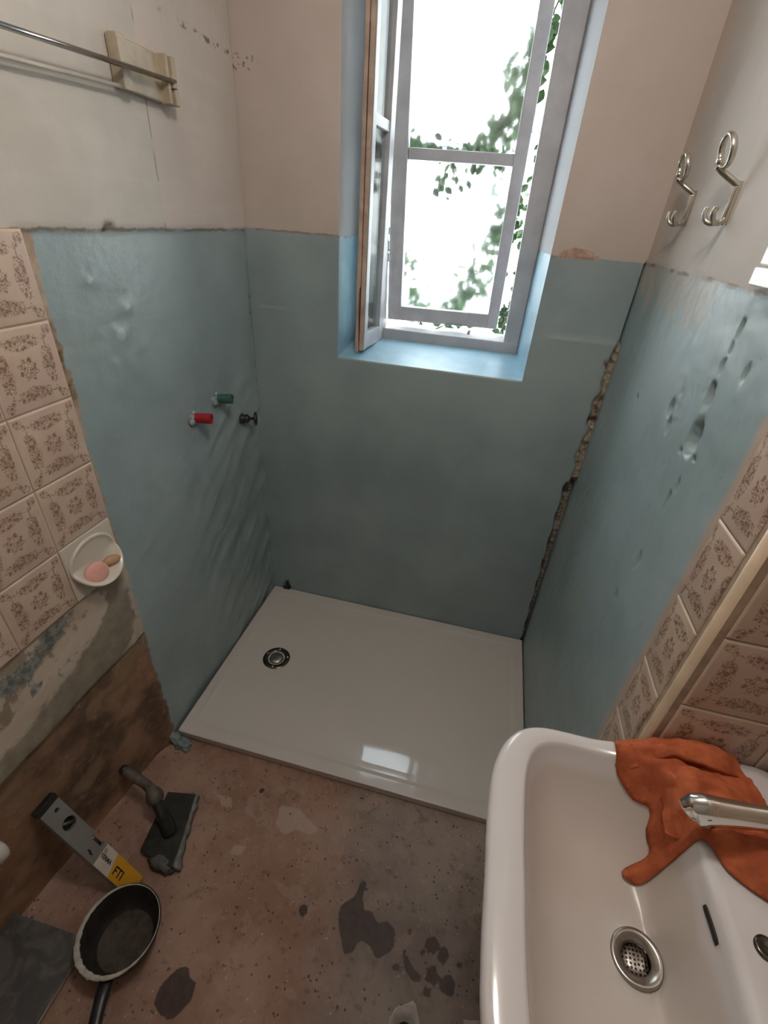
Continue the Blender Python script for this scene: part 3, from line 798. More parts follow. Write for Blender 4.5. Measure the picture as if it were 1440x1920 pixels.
vine('green vine cascading down the right side of the upper pane', [(.94, YV, 2.5), (.84, YV, 2.22), (.79, YV, 2.10), (.765, YV, 2.0), (.72, YV, 1.91), (.62, YV, 1.88)], .034, 330, .042, 3)
vine('horizontal run of vine leaves along the glazing bar of the window', [(.36, YV-.1, 1.93), (.42, YV-.12, 1.885), (.52, YV-.12, 1.868), (.62, YV-.12, 1.862), (.78, YV-.12, 1.85)], .017, 170, .036, 4)
vine('thin vine twig with few leaves hanging below the glazing bar', [(.66, YV-.15, 1.86), (.60, YV-.15, 1.80), (.55, YV-.15, 1.74)], .020, 26, .034, 5, .0015)
vine('pale vine slanting across the lower right of the lower pane', [(.84, YV+.1, 1.74), (.80, YV+.1, 1.62), (.75, YV+.1, 1.50), (.68, YV+.1, 1.36), (.63, YV+.1, 1.24)], .042, 300, .042, 6, root_=[(.60, .9, -.5), (.56, .85, .3), (.60, .76, .9)])
vine('vine sprig at the lower left corner of the lower pane', [(.36, YV, 1.56), (.42, YV, 1.47), (.46, YV, 1.38), (.50, YV, 1.28)], .032, 110, .040, 7, .003, root_=[(.50, .9, -.5), (.50, .8, .3), (.50, .68, .9)])
vine('bright green vine showing in the gap beside the outer casement', [(.955, .52, 2.25), (.935, .52, 2.0), (.905, .52, 1.86), (.93, .52, 1.78)], .016, 60, .036, 8)
vine('bright green vine in the gap at the foot of the outer casement', [(.93, .52, 1.50), (.905, .52, 1.40), (.885, .52, 1.32), (.87, .50, 1.24)], .013, 60, .032, 9)

# ------------------------------------------------------------------ WALL FITTINGS
M_bak = mottled('cream_bakelite', (.40, .335, .245), .35, .18, 18)
rail = empty('towel_rail', (.03, -.43, 1.86), 'old double towel rail with cream bracket on the upper left wall', 'towel rail')
bm = bmesh.new(); add_box(bm, (.002, -.515, 1.822), (.022, -.343, 1.905)); o = bevel(bm_obj('bracket', bm, M_bak), .003); local(o, rail)
bm = bmesh.new()
bm.free()
for y0, w0 in ((-.516, .026), (-.380, .010), (-.357, .015)):
    bm = bmesh.new(); add_box(bm, (.008, y0, 1.820), (.030 if y0 < -.45 else .040, y0+w0, 1.906))
    k = bevel(bm_obj('rib', bm, M_bak), .002); k.parent = o
bm = bmesh.new(); add_box(bm, (.012, -.366, 1.850), (.044, -.350, 1.872)); k = bevel(bm_obj('rod_holder', bm, M_bak), .002); k.parent = o
bm = bmesh.new(); add_tube(bm, [(.042, -.362, 1.862), (.05, -.8, 1.8385), (.055, -1.25, 1.812)], .0065, 14, flat=(1.35, .7)); o = bm_obj('rod', bm, M_chrome, smooth=True); local(o, rail)
bm = bmesh.new(); add_tube(bm, [(.020, -.50, 1.825), (.020, -.82, 1.806), (.020, -1.25, 1.778)], .0035, 12); o = bm_obj('rod', bm, mottled('cream_rod', (.55, .50, .43), .4, .1, 20), smooth=True); local(o, rail)
bm = bmesh.new(); add_box(bm, (.002, -1.27, 1.77), (.06, -1.20, 1.85)); o = bevel(bm_obj('bracket', bm, M_bak), .003); local(o, rail)

def pipe(y, z, d, L, ro, ri, color, name, label):
    e = empty(name, (0, y, z), label, 'pipe')
    d = Vector(d).normalized(); o0 = Vector((-.012, y, z))
    bm = bmesh.new(); add_lathe(bm, [(ro, 0), (ro, L*.55), (ro*1.04, L*.56), (ro*1.04, L), (ri, L), (ri, L*.3), (0, L*.3)], o0, d, 24)
    o = bm_obj('sleeve', bm, mottled('plastic_'+name, color, .4, .12, 40), smooth=False); local(o, e)
    bm = bmesh.new(); bmesh.ops.create_icosphere(bm, subdivisions=3, radius=1)
    for v in bm.verts:
        c = v.co.copy(); n = noise.fractal(c*2+Vector((y, z, 0)), 1, 2, 3); v.co = Vector((-.004+max(-.01, c.x*.012), y+c.y*ro*1.5*(1+.5*n), z-.004+c.z*ro*1.4*(1+.5*n)))
    o = bm_obj('plaster_collar', bm, mottled('plaster_'+name, (.27, .33, .34), .7, .3, 60, bump=.5), smooth=True); local(o, e)
    return e
pipe(-.423, 1.074, (1, .30, -.02), .062, .0155, .011, (.33, .010, .018), 'red_pipe', 'short red plastic pipe stub sticking out of the blue left wall')
pipe(-.287, 1.092, (1, .25, .05), .060, .0150, .011, (.040, .115, .085), 'green_pipe', 'short dark green pipe stub above and right of the red one')
M_blk = mottled('black_metal', (.018, .020, .020), .35, .3, 40)
val = empty('stop_valve', (0, -.142, .968), 'small black stop valve with a wheel handle near the left corner', 'valve')
d = Vector((1, .42, .02)).normalized(); o0 = Vector((-.008, -.145, .972))
bm = bmesh.new(); add_lathe(bm, [(.018, 0), (.0195, .006), (.0185, .014), (.013, .018), (.0155, .022), (.0155, .030), (.010, .033), (.0055, .038), (.0055, .058), (0, .058)], o0, d, 20)
o = bm_obj('valve_body', bm, M_blk, smooth=True); local(o, val)
bm = bmesh.new(); fx, fy, fd = frame_of(d); hc = o0 + d*.056
ring = [hc + (fx*math.cos(2*PI*k/24) + fy*math.sin(2*PI*k/24))*.0185*(1+.08*math.cos(6*2*PI*k/24)) for k in range(25)]
add_tube(bm, ring, .0052, 8, cap=False)
for k in range(3):
    a = PI*k/3; v = (fx*math.cos(a)+fy*math.sin(a))*.0185; add_tube(bm, [hc-v, hc+v], .0035, 6)
o = bm_obj('wheel_handle', bm, M_blk, smooth=True); local(o, val)

# soap dish set among the tiles
M_cer = mottled('white_ceramic', (.62, .56, .47), .22, .04, 6, coat=.2)
yc, zc = -.911, .890
dish = empty('soap_dish', (0, yc, zc), 'white ceramic soap dish at the lower corner of the flowered tiles', 'soap dish')
bm = bmesh.new(); add_box(bm, (.0, -.985, .8145), (.0085, -.8355, .9655)); o = bevel(bm_obj('back_plate', bm, M_cer), .003); local(o, dish)
bm = bmesh.new()
N = 40; loops = []
# bowl: open oval, lip projects from the tile; the recess goes back into the wall plate
def oval(ry, rz, dx, tilt): return [(dx + tilt*max(0, -math.sin(2*PI*k/N))**.8, yc + ry*math.cos(2*PI*k/N), zc + .004 + rz*math.sin(2*PI*k/N)) for k in range(N)]
for (ry, rz, dx, tilt) in ((.070, .060, .008, 0), (.0705, .060, .010, .034), (.070, .0595, .013, .040), (.0655, .055, .0145, .041), (.062, .051, .012, .036), (.058, .047, .0105, .026), (.050, .040, .010, .010), (.030, .022, .0098, .0), (.008, .006, .0098, 0)):
    loops.append([bm.verts.new(q) for q in oval(ry, rz, dx, tilt)])
for a, b in zip(loops, loops[1:]):
    for k in range(N): bm.faces.new((a[k], a[(k+1) % N], b[(k+1) % N], b[k]))
bm.faces.new(loops[-1])
o = bm_obj('bowl', bm, M_cer, smooth=True); subsurf(o, 1); local(o, dish)
def soap(c, ry, rz, th, n, color, label, seed):
    bm = bmesh.new(); bmesh.ops.create_uvsphere(bm, u_segments=28, v_segments=16, radius=1)
    x, y, d_ = frame_of(n)
    for v in bm.verts:
        q = v.co.copy(); p = x*(q.x*ry) + y*(q.y*rz) + d_*(math.copysign(abs(q.z)**.7, q.z)*th); v.co = Vector(c)+p
    return tag(bm_obj('soap', bm, mottled('soap_%d' % seed, color, .45, .08, 30), smooth=True), label, 'soap')
soap((.0275, -.929, .868), .030, .025, .0075, (1, -.1, .55), (.66, .33, .27), 'worn pink oval soap lying in the white soap dish', 1)
soap((.0275, -.880, .870), .021, .012, .005, (.8, -.35, .7), (.42, .24, .12), 'thin amber soap sliver beside the pink soap', 2)

# white cabinet at the right edge
cab = empty('wall_cabinet', (W-.02, -.9, 1.6), 'white wall cabinet corner on the right wall above the blue paint', 'cabinet')
M_white = mottled('white_lacquer', (.86, .87, .89), .3, .02, 5)
bm = bmesh.new(); add_box(bm, (W-.020, -1.03, 1.610), (W-.001, -.735, 2.1)); o = bevel(bm_obj('cabinet_body', bm, M_white), .002); local(o, cab)
bm = bmesh.new(); add_box(bm, (W-.024, -1.03, 1.583), (W-.001, -.735, 1.607)); o = bevel(bm_obj('bottom_rail', bm, M_white), .002); local(o, cab)

# chrome double hooks
def hook(y, label):
    e = empty('robe_hook', (W, y, 1.695), label, 'hook', 'chrome robe hooks on the upper right wall')
    X = W
    bm = bmesh.new()
    prof = [(-.035, .004), (-.025, .0085), (0, .007), (.022, .0085), (.032, .006)]
    add_tube(bm, [(X-.004, y, 1.697+a) for a, b in prof], [b for a, b in prof], 14, flat=(.6, 1.0)); o = bm_obj('back_plate', bm, M_hook, smooth=True); local(o, e)
    bm = bmesh.new()
    arm = smoothpath([(X-.004, y, 1.722), (X-.014, y+.002, 1.728), (X-.036, y+.010, 1.742), (X-.046, y+.012, 1.750)], 6); add_tube(bm, arm, .0055, 10)
    cc = Vector((X-.043, y+.002, 1.771)); ring = [cc + Vector((-.006*math.sin(a), .029*math.cos(a), .023*math.sin(a))) for a in [2*PI*k/28 for k in range(29)]]
    add_tube(bm, ring, .0042, 10, cap=False, flat=(.8, 1.3))
    bmesh.ops.create_uvsphere(bm, u_segments=12, v_segments=8, radius=.0065, matrix=Matrix.Translation((X-.046, y+.010, 1.757)))
    o = bm_obj('upper_hook', bm, M_hook, smooth=True); local(o, e)
    for s in (-1, 1):
        bm = bmesh.new(); pth = smoothpath([(X-.004, y, 1.672), (X-.018, y+s*.010, 1.664), (X-.030, y+s*.019, 1.667), (X-.036, y+s*.023, 1.678), (X-.034, y+s*.024, 1.688)], 6)
        add_tube(bm, pth, [.0045]*(len(pth)-1)+[.0052], 10); o = bm_obj('prong', bm, M_hook, smooth=True); local(o, e)
M_hook = mottled('nickel', (.62, .58, .50), .2, .1, 30, metal=1.0)
hook(-.238, 'left of the two metal robe hooks, the one nearer the window')
hook(-.485, 'right of the two metal robe hooks, nearer the white cabinet')

# ------------------------------------------------------------------ WASHBASIN
M_por = mat('glazed_porcelain', (.74, .69, .655), .10, spec=.55, coat=.35)
def f_por(t):
    x, y, z, p = t.geo()
    a = t.attr('bowl'); n = t.noise(p, 5, 4)
    film = t.ss(a + (n-.5)*.25, .15, .75)
    c = t.mix(film*.55, (.64, .61, .60), (.52, .43, .35))
    sp = t.ss(t.noise(p, 110, 2), .78, .82)
    c = t.mix(sp*.35, c, (.16, .12, .09))
    return {'Base Color': c, 'Roughness': t.mix(film, (.10,)*3, (.26,)*3)}
M_por = mat('glazed_porcelain_used', (.7, .67, .64), .12, spec=.5, coat=.0, fn=f_por)
DC = Vector((1.210, -1.305)); DZ = .760
YM = -1.309
half_in = [(1.0262, YM), (1.0258, -1.245), (1.029, -1.175), (1.036, -1.130), (1.052, -1.102), (1.078, -1.088), (1.120, -1.085), (1.165, -1.089), (1.205, -1.096), (1.232, -1.112), (1.248, -1.145), (1.256, -1.19), (1.259, -1.245), (1.262, YM)]
half_out = [(.9745, YM), (.9740, -1.245), (.9765, -1.18), (.984, -1.140), (.999, -1.105), (1.022, -1.078), (1.056, -1.063), (1.105, -1.060), (1.165, -1.0605), (1.24, -1.0615), (1.34, -1.0615), (1.405, -1.062), (W2-.004, -1.10), (W2-.003, YM)]
def close(h): return h + [(x, 2*YM-y) for x, y in h[-2:0:-1]]
def resample(poly, n):          # by angle from the drain
    P = [Vector(p) for p in poly]; P2 = []
    m_ = len(P)
    for i in range(m_):
        a, b, c, d = P[i-1], P[i], P[(i+1) % m_], P[(i+2) % m_]
        for k in range(10):
            t = k/10; P2.append(.5*((2*b)+(c-a)*t+(2*a-5*b+4*c-d)*t*t+(3*b-a-3*c+d)*t**3))
    out = []
    for k in range(n):
        th = 2*PI*k/n; dv = Vector((math.cos(th), math.sin(th))); best = None
        for i in range(len(P2)):
            a = P2[i]-DC; b = P2[(i+1) % len(P2)]-DC; e = b-a
            den = dv.x*e.y-dv.y*e.x
            if abs(den) < 1e-12: continue
            r = (a.x*e.y-a.y*e.x)/den; s = (a.x*dv.y-a.y*dv.x)/den
            if r > 0 and -1e-6 <= s <= 1+1e-6 and (best is None or r > best): best = r
        out.append(DC+dv*best)
    return out
NS = 160
# warp angles so the narrow side still gets points
IN = resample(close(half_in), NS); OUT = resample(close(half_out), NS)
def rimz(x): return .893 + .030*sss(x, 1.13, 1.27)
bm = bmesh.new(); lay = bm.verts.layers.float.new('bowl'); loops = []
def addloop(f, bowl=0.0):
    vs = []
    for k in range(NS):
        v = bm.verts.new(f(k)); v[lay] = bowl if not callable(bowl) else bowl(k); vs.append(v)
    loops.append(vs)
def zwall(s): return .06*s + .94*(s**3.6)
addloop(lambda k: (DC.x+.021*math.cos(2*PI*k/NS), DC.y+.021*math.sin(2*PI*k/NS), DZ-.03), 1)
addloop(lambda k: (DC.x+.022*math.cos(2*PI*k/NS), DC.y+.022*math.sin(2*PI*k/NS), DZ-.004), 1)
SS = [.12, .2, .3, .4, .5, .58, .66, .73, .79, .84, .885, .92, .95, .975, .992]
for s in SS:
    def f(k, s=s):
        c = DC.lerp(IN[k], s); c0 = Vector((DC.x+.03*math.cos(2*PI*k/NS), DC.y+.03*math.sin(2*PI*k/NS)))
        kk = sss(s, .1, .35); c = c0.lerp(c, kk) if (c-DC).length < (c0-DC).length else c
        zr = rimz(IN[k].x)-.006
        L_ = (IN[k]-DC).length; sp = max(0.0, ((c-DC).length-.036)/(L_-.036)); pw = 1.7 + 1.9*sss(L_, .05, .14)
        return (c.x, c.y, DZ + (zr-DZ)*(.05*sp + .95*sp**pw))
    addloop(f, bowl=lambda k, s=s: (1-sss(s, .86, .99))*(.55+.45*sss(s, .15, .45)*1.0))
# rim: crest rolls over
def mixl(k, t): return IN[k].lerp(OUT[k], t)
def crest(k, t):
    c = mixl(k, t); L = (OUT[k]-IN[k]).length; bumpz = .004*math.sin(PI*min(1, t*1.0))
    # back deck: a soft step between bowl and deck
    return (c.x, c.y, rimz(c.x) + bumpz - .003)
for t_ in (.03, .10, .22, .40, .60, .78, .90): addloop(lambda k, t_=t_: crest(k, t_))
addloop(lambda k: (OUT[k].x, OUT[k].y, rimz(OUT[k].x)-.006) if True else None)
def inset(k, d, z, sc=None):
    n = (OUT[k]-DC); n2 = Vector((1.2, YM)); v = OUT[k]-n2; c = OUT[k] - v.normalized()*d
    if OUT[k].x > 1.36: c.x = OUT[k].x
    return (c.x, c.y, z)
addloop(lambda k: inset(k, -.0015, rimz(OUT[k].x)-.014)); addloop(lambda k: inset(k, .001, rimz(OUT[k].x)-.030)); addloop(lambda k: inset(k, .012, .845)); addloop(lambda k: inset(k, .045, .78)); addloop(lambda k: inset(k, .095, .725)); addloop(lambda k: inset(k, .15, .70))
for a, b in zip(loops, loops[1:]):
    for k in range(NS): bm.faces.new((a[k], a[(k+1) % NS], b[(k+1) % NS], b[k]))
bm.faces.new(loops[-1][::-1]); bm.faces.new(loops[0])
bmesh.ops.recalc_face_normals(bm, faces=bm.faces)
SINK_BVH = BVHTree.FromBMesh(bm)
sink = empty('washbasin', (1.2, YM, .70), 'white ceramic washbasin with brownish film, foreground right', 'washbasin')
o = bm_obj('basin', bm, M_por, smooth=True); local(o, sink)
def sink_z(x, y, default=.90):
    h = SINK_BVH.ray_cast(Vector((x, y, 1.5)), Vector((0, 0, -1)))
    return h[0].z if h[0] is not None else default
# waste: ring + perforated strainer
wc = Vector((DC.x, DC.y, DZ+.006))
bm = bmesh.new(); add_lathe(bm, [(.0345, -.004), (.0345, .0005), (.0325, .0022), (.028, .0012), (.0205, -.0035), (.0190, -.0060), (.0188, -.016)], wc, (-.12, 0, 1), 48)
o = bm_obj('waste_ring', bm, mottled('brushed_steel', (.36, .33, .30), .28, .08, 40, metal=1.0), smooth=True); local(o, sink); tag(o, 'brushed steel ring of the basin waste')
def f_strain(t):
    x, y, z, p = t.geo()
    v = t.vor(t.vec(x-DC.x, y-DC.y, 0.), 190, 'F1', .25)
    hole = 1-t.ss(v, .30, .36)
    return {'Base Color': t.mix(hole, (.40, .36, .32), (.004, .004, .004)), 'Metallic': 1-hole, 'Roughness': .3, 'Normal': t.bump(hole*-1.0, .8, .002)}
bm = bmesh.new(); add_lathe(bm, [(.0, -.0105), (.010, -.011), (.0185, -.0125), (.0187, -.018), (0, -.018)], wc, (-.12, 0, 1), 32)
o = bm_obj('strainer', bm, mat('perforated_strainer', rough=.3, fn=f_strain), smooth=True); local(o, sink)
# overflow slot on the steep rear wall of the bowl
def on_sink(y, z, x0=1.12):
    h = SINK_BVH.ray_cast(Vector((x0, y, z)), Vector((1, 0, 0)))
    return h[0], h[1]
bm = bmesh.new(); pts = []
for k in range(9):
    yy = -1.272-.040*k/8
    p_, n_ = on_sink(yy, .893)
    if p_ is not None: pts.append(p_ + Vector((-.0004, 0, .0)))
if len(pts) > 3:
    add_tube(bm, pts, [.004]+[.0052]*(len(pts)-2)+[.004], 10, flat=(.45, 1.0)); o = bm_obj('overflow_slot', bm, M_dark, smooth=True); local(o, sink); tag(o, 'dark overflow slot')
else: bm.free()
# little chrome cap on the deck
cz = sink_z(1.300, -1.311)
bm = bmesh.new(); add_lathe(bm, [(.0135, 0), (.0135, .003), (.011, .005), (.009, .004), (0, .0035)], (1.302, -1.313, cz-.0005), (0, 0, 1), 28); o = bm_obj('tap_hole_cap', bm, M_darkchrome, smooth=True); local(o, sink); tag(o, 'dark chrome cap over the spare tap hole')

# wall tap with a swung spout
tap = empty('tap', (W2-.01, -1.20, 1.0), 'chrome tap spout reaching over the washbasin from the right', 'tap')
path = smoothpath([(W2-.012, -1.215, 1.022), (1.39, -1.212, 1.030), (1.34, -1.207, 1.024), (1.285, -1.207, 1.010), (1.248, -1.207, 1.001), (1.234, -1.207, .998), (1.224, -1.207, .992), (1.220, -1.207, .987)], 8)
bm = bmesh.new(); n_ = len(path); add_tube(bm, path, [(.0160+.0075*sss(i/n_, .25, .70))*(1-.22*sss(i/n_, .78, .90)-.55*sss(i/n_, .90, 1.0)) for i in range(n_)], 28, flat=(.70, 1.12))
o = bm_obj('spout', bm, M_chrome_b, smooth=True); local(o, tap)
bm = bmesh.new(); add_lathe(bm, [(.0, -.016), (.0105, -.016), (.0125, -.014), (.0125, -.008), (.0140, -.006), (.0140, .004)], (1.242, -1.208, .995), (-.25, 0, 1), 28); o = bm_obj('aerator', bm, M_chrome, smooth=True); local(o, tap)
bm = bmesh.new(); add_lathe(bm, [(.030, 0), (.030, .006), (.024, .012), (.016, .016), (.0, .016)], (W2-.001, -1.215, 1.022), (-1, 0, 0), 32); o = bm_obj('wall_flange', bm, M_chrome_b, smooth=True); local(o, tap)

# orange rag draped over the far corner of the basin
outline = [(1.176, -1.066), (1.180, -1.098), (1.208, -1.122), (1.232, -1.138), (1.234, -1.162), (1.238, -1.184), (1.222, -1.192), (1.207, -1.203), (1.212, -1.212), (1.230, -1.215), (1.252, -1.207), (1.270, -1.209), (1.285, -1.238), (1.315, -1.258), (1.340, -1.262), (1.372, -1.225), (1.382, -1.17), (1.366, -1.112), (1.360, -1.082), (1.350, -1.052), (1.318, -1.050), (1.262, -1.0515), (1.225, -1.056), (1.200, -1.062)]
oc = smoothpath([Vector((a, b, 0)) for a, b in outline] + [Vector((*outline[0], 0))], 5)[:-1]
op = [(v.x, v.y) for v in oc]
pts2 = [Vector(p) for p in op]; gx = 1.16
while gx < 1.40:
    gy = -1.28
    while gy < -1.04:
        q = (gx + R.uniform(-.0006, .0006), gy + R.uniform(-.0006, .0006))
        if sd_poly(q[0], q[1], op) > .0022: pts2.append(Vector(q))
        gy += .0036
    gx += .0036
no = len(op)
vv, ee, ff, *_ = delaunay_2d_cdt(pts2, [(i, (i+1) % no) for i in range(no)], [], 1, 1e-6)
# fold ridges: (x0,y0,x1,y1,height,width)
RID = [(1.180, -1.080, 1.262, -1.066, .016, .010), (1.262, -1.066, 1.335, -1.066, .030, .013), (1.335, -1.062, 1.352, -1.10, .022, .010), (1.238, -1.126, 1.300, -1.146, .030, .011), (1.300, -1.146, 1.345, -1.185, .026, .012),
       (1.240, -1.150, 1.262, -1.195, .020, .011), (1.212, -1.206, 1.262, -1.196, .014, .008), (1.285, -1.19, 1.345, -1.245, .022, .011), (1.300, -1.235, 1.335, -1.255, .012, .006), (1.205, -1.105, 1.245, -1.10, .012, .010), (1.300, -1.095, 1.350, -1.12, .020, .007), (1.23, -1.085, 1.27, -1.10, .014, .007)]
LOBES = [([(1.212, -1.203), (1.245, -1.188), (1.262, -1.202), (1.228, -1.213)], .012),
         ([(1.285, -1.203), (1.330, -1.186), (1.368, -1.20), (1.350, -1.245), (1.320, -1.254), (1.300, -1.235)], .024),
         ([(1.345, -1.10), (1.362, -1.098), (1.372, -1.16), (1.358, -1.168)], .016)]
def rag_h(x, y):
    d = sd_poly(x, y, op); h = 0
    for a, b, c, e, hh, w_ in RID:
        hh *= 1.35; w_ *= .9
        ex, ey = c-a, e-b; t = max(0, min(1, ((x-a)*ex+(y-b)*ey)/(ex*ex+ey*ey))); r = math.hypot(x-a-ex*t, y-b-ey*t)
        h = max(h, hh*math.exp(-(r/w_)**1.35)) + .0 if h == 0 else max(h, hh*math.exp(-(r/w_)**1.35)) + .15*min(h, hh*math.exp(-(r/w_)**1.35))
    h *= .30 + .6*sss(-y, 1.185, 1.20)
    wx = x + .003*noise.noise(Vector((x*60, y*60, 9))); wy = y + .003*noise.noise(Vector((x*60, y*60, 19)))
    for q, hh in LOBES:
        sd = sd_poly(wx, wy, q)
        if sd > -.005: h = max(h, .0) if sd < -.004 else max(h, hh*(.75*sss(sd, -.003, .004) + .25*sss(sd, .002, .018)) + h*.4)
    cr = -.007*abs(noise.noise(Vector((x*42, y*60, 1)))) + .003*noise.noise(Vector((x*95, y*70, 3)))
    e_ = sss(d, 0, .010)
    return .003 + (h + .007 + cr)*(.18+.82*e_)
bm = bmesh.new(); vb = []
for v in vv:
    z = sink_z(v.x, v.y, .905)
    if v.y > -1.0625: z = max(z, .91)
    vb.append(bm.verts.new((v.x, v.y, z + rag_h(v.x, v.y))))
for f in ff:
    try: bm.faces.new([vb[i] for i in f])
    except ValueError: pass
for _ in range(1): bmesh.ops.smooth_vert(bm, verts=bm.verts, factor=.5, use_axis_z=True)
def f_rag(t):
    x, y, z, p = t.geo()
    n = t.noise(p, 28, 5, .6)
    c = t.mix(t.ss(n, .35, .65), (.36, .085, .035), (.50, .135, .055))
    c = t.mix(t.ss(t.noise(p, 60, 3), .62, .70)*.35, c, (.30, .13, .11))
    return {'Base Color': c, 'Roughness': .85, 'Normal': t.bump(t.noise(p, 420, 3)*.5+t.noise(p, 60, 4), .35, .002)}
rag = bm_obj('rag', bm, mat('orange_cloth', rough=.85, spec=.2, fn=f_rag), smooth=True)
md = rag.modifiers.new('thick', 'SOLIDIFY'); md.thickness = .0015; md.offset = 1
def cr_interp(P, t):
    n = len(P)-1; i = min(int(t), n-1); f = t-i
    a, b, c, d = P[max(i-1, 0)], P[i], P[i+1], P[min(i+2, n)]
    return .5*((2*b)+(c-a)*f+(2*a-5*b+4*c-d)*f*f+(3*b-a-3*c+d)*f**3)
def fold(name, rows, seed):
    # rows: list of rows of (x, y, height above the basin)
    G3 = []
    for row in rows:
        q = []
        for x, y, h in row:
            yy = min(y, -1.0625); q.append(Vector((x, y, max(sink_z(x, yy, .905), .88) + h)))
        G3.append(q)
    nr = (len(rows)-1)*9; nc = (len(rows[0])-1)*9; bm = bmesh.new(); V2 = []
    for i in range(nr+1):
        col = [cr_interp([G3[a][c] for a in range(len(G3))], i/9) for c in range(len(G3[0]))]
        rowv = []
        for j in range(nc+1):
            p = cr_interp(col, j/9)
            n = Vector((noise.noise(p*38+Vector((seed, 0, 0))), noise.noise(p*38+Vector((0, seed, 5))), noise.noise(p*45+Vector((7, 0, seed)))))
            n2 = abs(noise.noise(Vector((p.x*34, p.y*85, seed*3))))
            p = p + n*.0045 + Vector((0, 0, -.008*n2))
            rowv.append(bm.verts.new(p))
        V2.append(rowv)
    for a, b in zip(V2, V2[1:]):
        for j in range(nc): bm.faces.new((a[j], a[j+1], b[j+1], b[j]))
    o = bm_obj(name, bm, rag.data.materials[0], rag, smooth=True, normals=False)
    md = o.modifiers.new('thick', 'SOLIDIFY'); md.thickness = .0015; md.offset = 0
    return o
XA = (1.178, 1.208, 1.245, 1.282, 1.318, 1.350)
fold('fold', [list(zip(XA, (-1.070, -1.060, -1.054, -1.053, -1.054, -1.064), (.004, .004, .004, .004, .004, .003))),
              list(zip(XA, (-1.074, -1.068, -1.060, -1.060, -1.060, -1.070), (.010, .014, .022, .026, .026, .016))),
              list(zip(XA, (-1.082, -1.080, -1.073, -1.076, -1.076, -1.082), (.011, .018, .028, .038, .036, .022))),
              list(zip(XA, (-1.096, -1.100, -1.094, -1.100, -1.100, -1.100), (.006, .010, .022, .030, .028, .014))),
              list(zip(XA, (-1.094, -1.098, -1.092, -1.096, -1.096, -1.098), (.003, .004, .010, .014, .012, .004)))], 3)
XB = (1.236, 1.252, 1.285, 1.318, 1.350)
fold('fold', [list(zip(XB, (-1.128, -1.118, -1.124, -1.140, -1.165), (.004, .010, .012, .010, .004))),
              list(zip(XB, (-1.124, -1.110, -1.117, -1.132, -1.158), (.012, .024, .028, .024, .012))),
              list(zip(XB, (-1.136, -1.126, -1.134, -1.148, -1.172), (.014, .034, .038, .034, .018))),
              list(zip(XB, (-1.160, -1.158, -1.164, -1.172, -1.188), (.010, .026, .024, .022, .012))),
              list(zip(XB, (-1.186, -1.192, -1.196, -1.198, -1.205), (.004, .010, .008, .006, .005)))], 8)
XD = (1.272, 1.292, 1.318, 1.345)
fold('fold', [list(zip((1.345, 1.352, 1.368, 1.380), (-1.178, -1.192, -1.215, -1.225), (.006, .012, .010, .004))),
              list(zip((1.315, 1.325, 1.345, 1.362), (-1.186, -1.205, -1.228, -1.242), (.016, .026, .024, .008))),
              list(zip((1.296, 1.308, 1.326, 1.345), (-1.200, -1.222, -1.244, -1.256), (.012, .018, .018, .006))),
              list(zip((1.300, 1.312, 1.328, 1.345), (-1.200, -1.220, -1.240, -1.250), (.004, .005, .006, .003)))], 12)
tag(rag, 'crumpled rust-orange cloth lying on the washbasin corner under the tap', 'cloth')

# ------------------------------------------------------------------ TOOLS ON THE FLOOR
# spirit level leaning against the left wall
TOP = Vector((-.022, -1.232, .352)); BOT = Vector((.158, -1.243, .018))
lx = (BOT-TOP); LV = lx.length; lx.normalize(); ly = Vector((0, 1, 0)); ly = (ly-lx*ly.dot(lx)).normalized(); lz = lx.cross(ly)
if lz.x < 0: lz = -lz
LM = Matrix(((lx.x, ly.x, lz.x, TOP.x), (lx.y, ly.y, lz.y, TOP.y), (lx.z, ly.z, lz.z, TOP.z), (0, 0, 0, 1)))
level = empty('spirit_level', TOP, 'grey aluminium spirit level with black end cap and white-yellow label leaning against the wall', 'spirit level')
M_alu = mottled('satin_aluminium', (.27, .265, .255), .38, .05, 30, metal=.35)
def lobj(name, bm, m, sm=False, bev=.001, par=None):
    for v in bm.verts: v.co = LM @ v.co
    o = bm_obj(name, bm, m, smooth=sm)
    if bev: bevel(o, bev)
    if par is None: local(o, level)
    else: o.parent = par
    return o
# body outline with the notch of the middle vial, holes cut with booleans and baked
hw = .0265; th = .0105
bm = bmesh.new()
out = [(.012, -hw), (LV, -hw), (LV, hw), (.205, hw), (.205, .012), (.163, .012), (.163, hw), (.012, hw)]
va = [bm.verts.new((a, b, -th)) for a, b in out]; vb2 = [bm.verts.new((a, b, th)) for a, b in out]
bm.faces.new(va[::-1]); bm.faces.new(vb2)
for i in range(len(out)): bm.faces.new((va[i], va[(i+1) % 8], vb2[(i+1) % 8], vb2[i]))
bmesh.ops.recalc_face_normals(bm, faces=bm.faces)
me = bpy.data.meshes.new('b'); bm.to_mesh(me); bm.free(); tmp = bpy.data.objects.new('b', me); COL.objects.link(tmp)
cuts = []
for (cx, cy, r_) in ((.034, .006, .0058), (.085, .004, .0170)):
    bm = bmesh.new(); add_lathe(bm, [(0, -.006 if r_ > .01 else 0.0), (r_, -.006 if r_ > .01 else 0.0), (r_, .03), (0, .03)], (cx, cy, 0), (0, 0, 1), 32); bmesh.ops.recalc_face_normals(bm, faces=bm.faces)
    mc = bpy.data.meshes.new('c'); bm.to_mesh(mc); bm.free(); co_ = bpy.data.objects.new('c', mc); COL.objects.link(co_); cuts.append(co_)
    md = tmp.modifiers.new('x', 'BOOLEAN'); md.operation = 'DIFFERENCE'; md.object = co_; md.solver = 'EXACT'
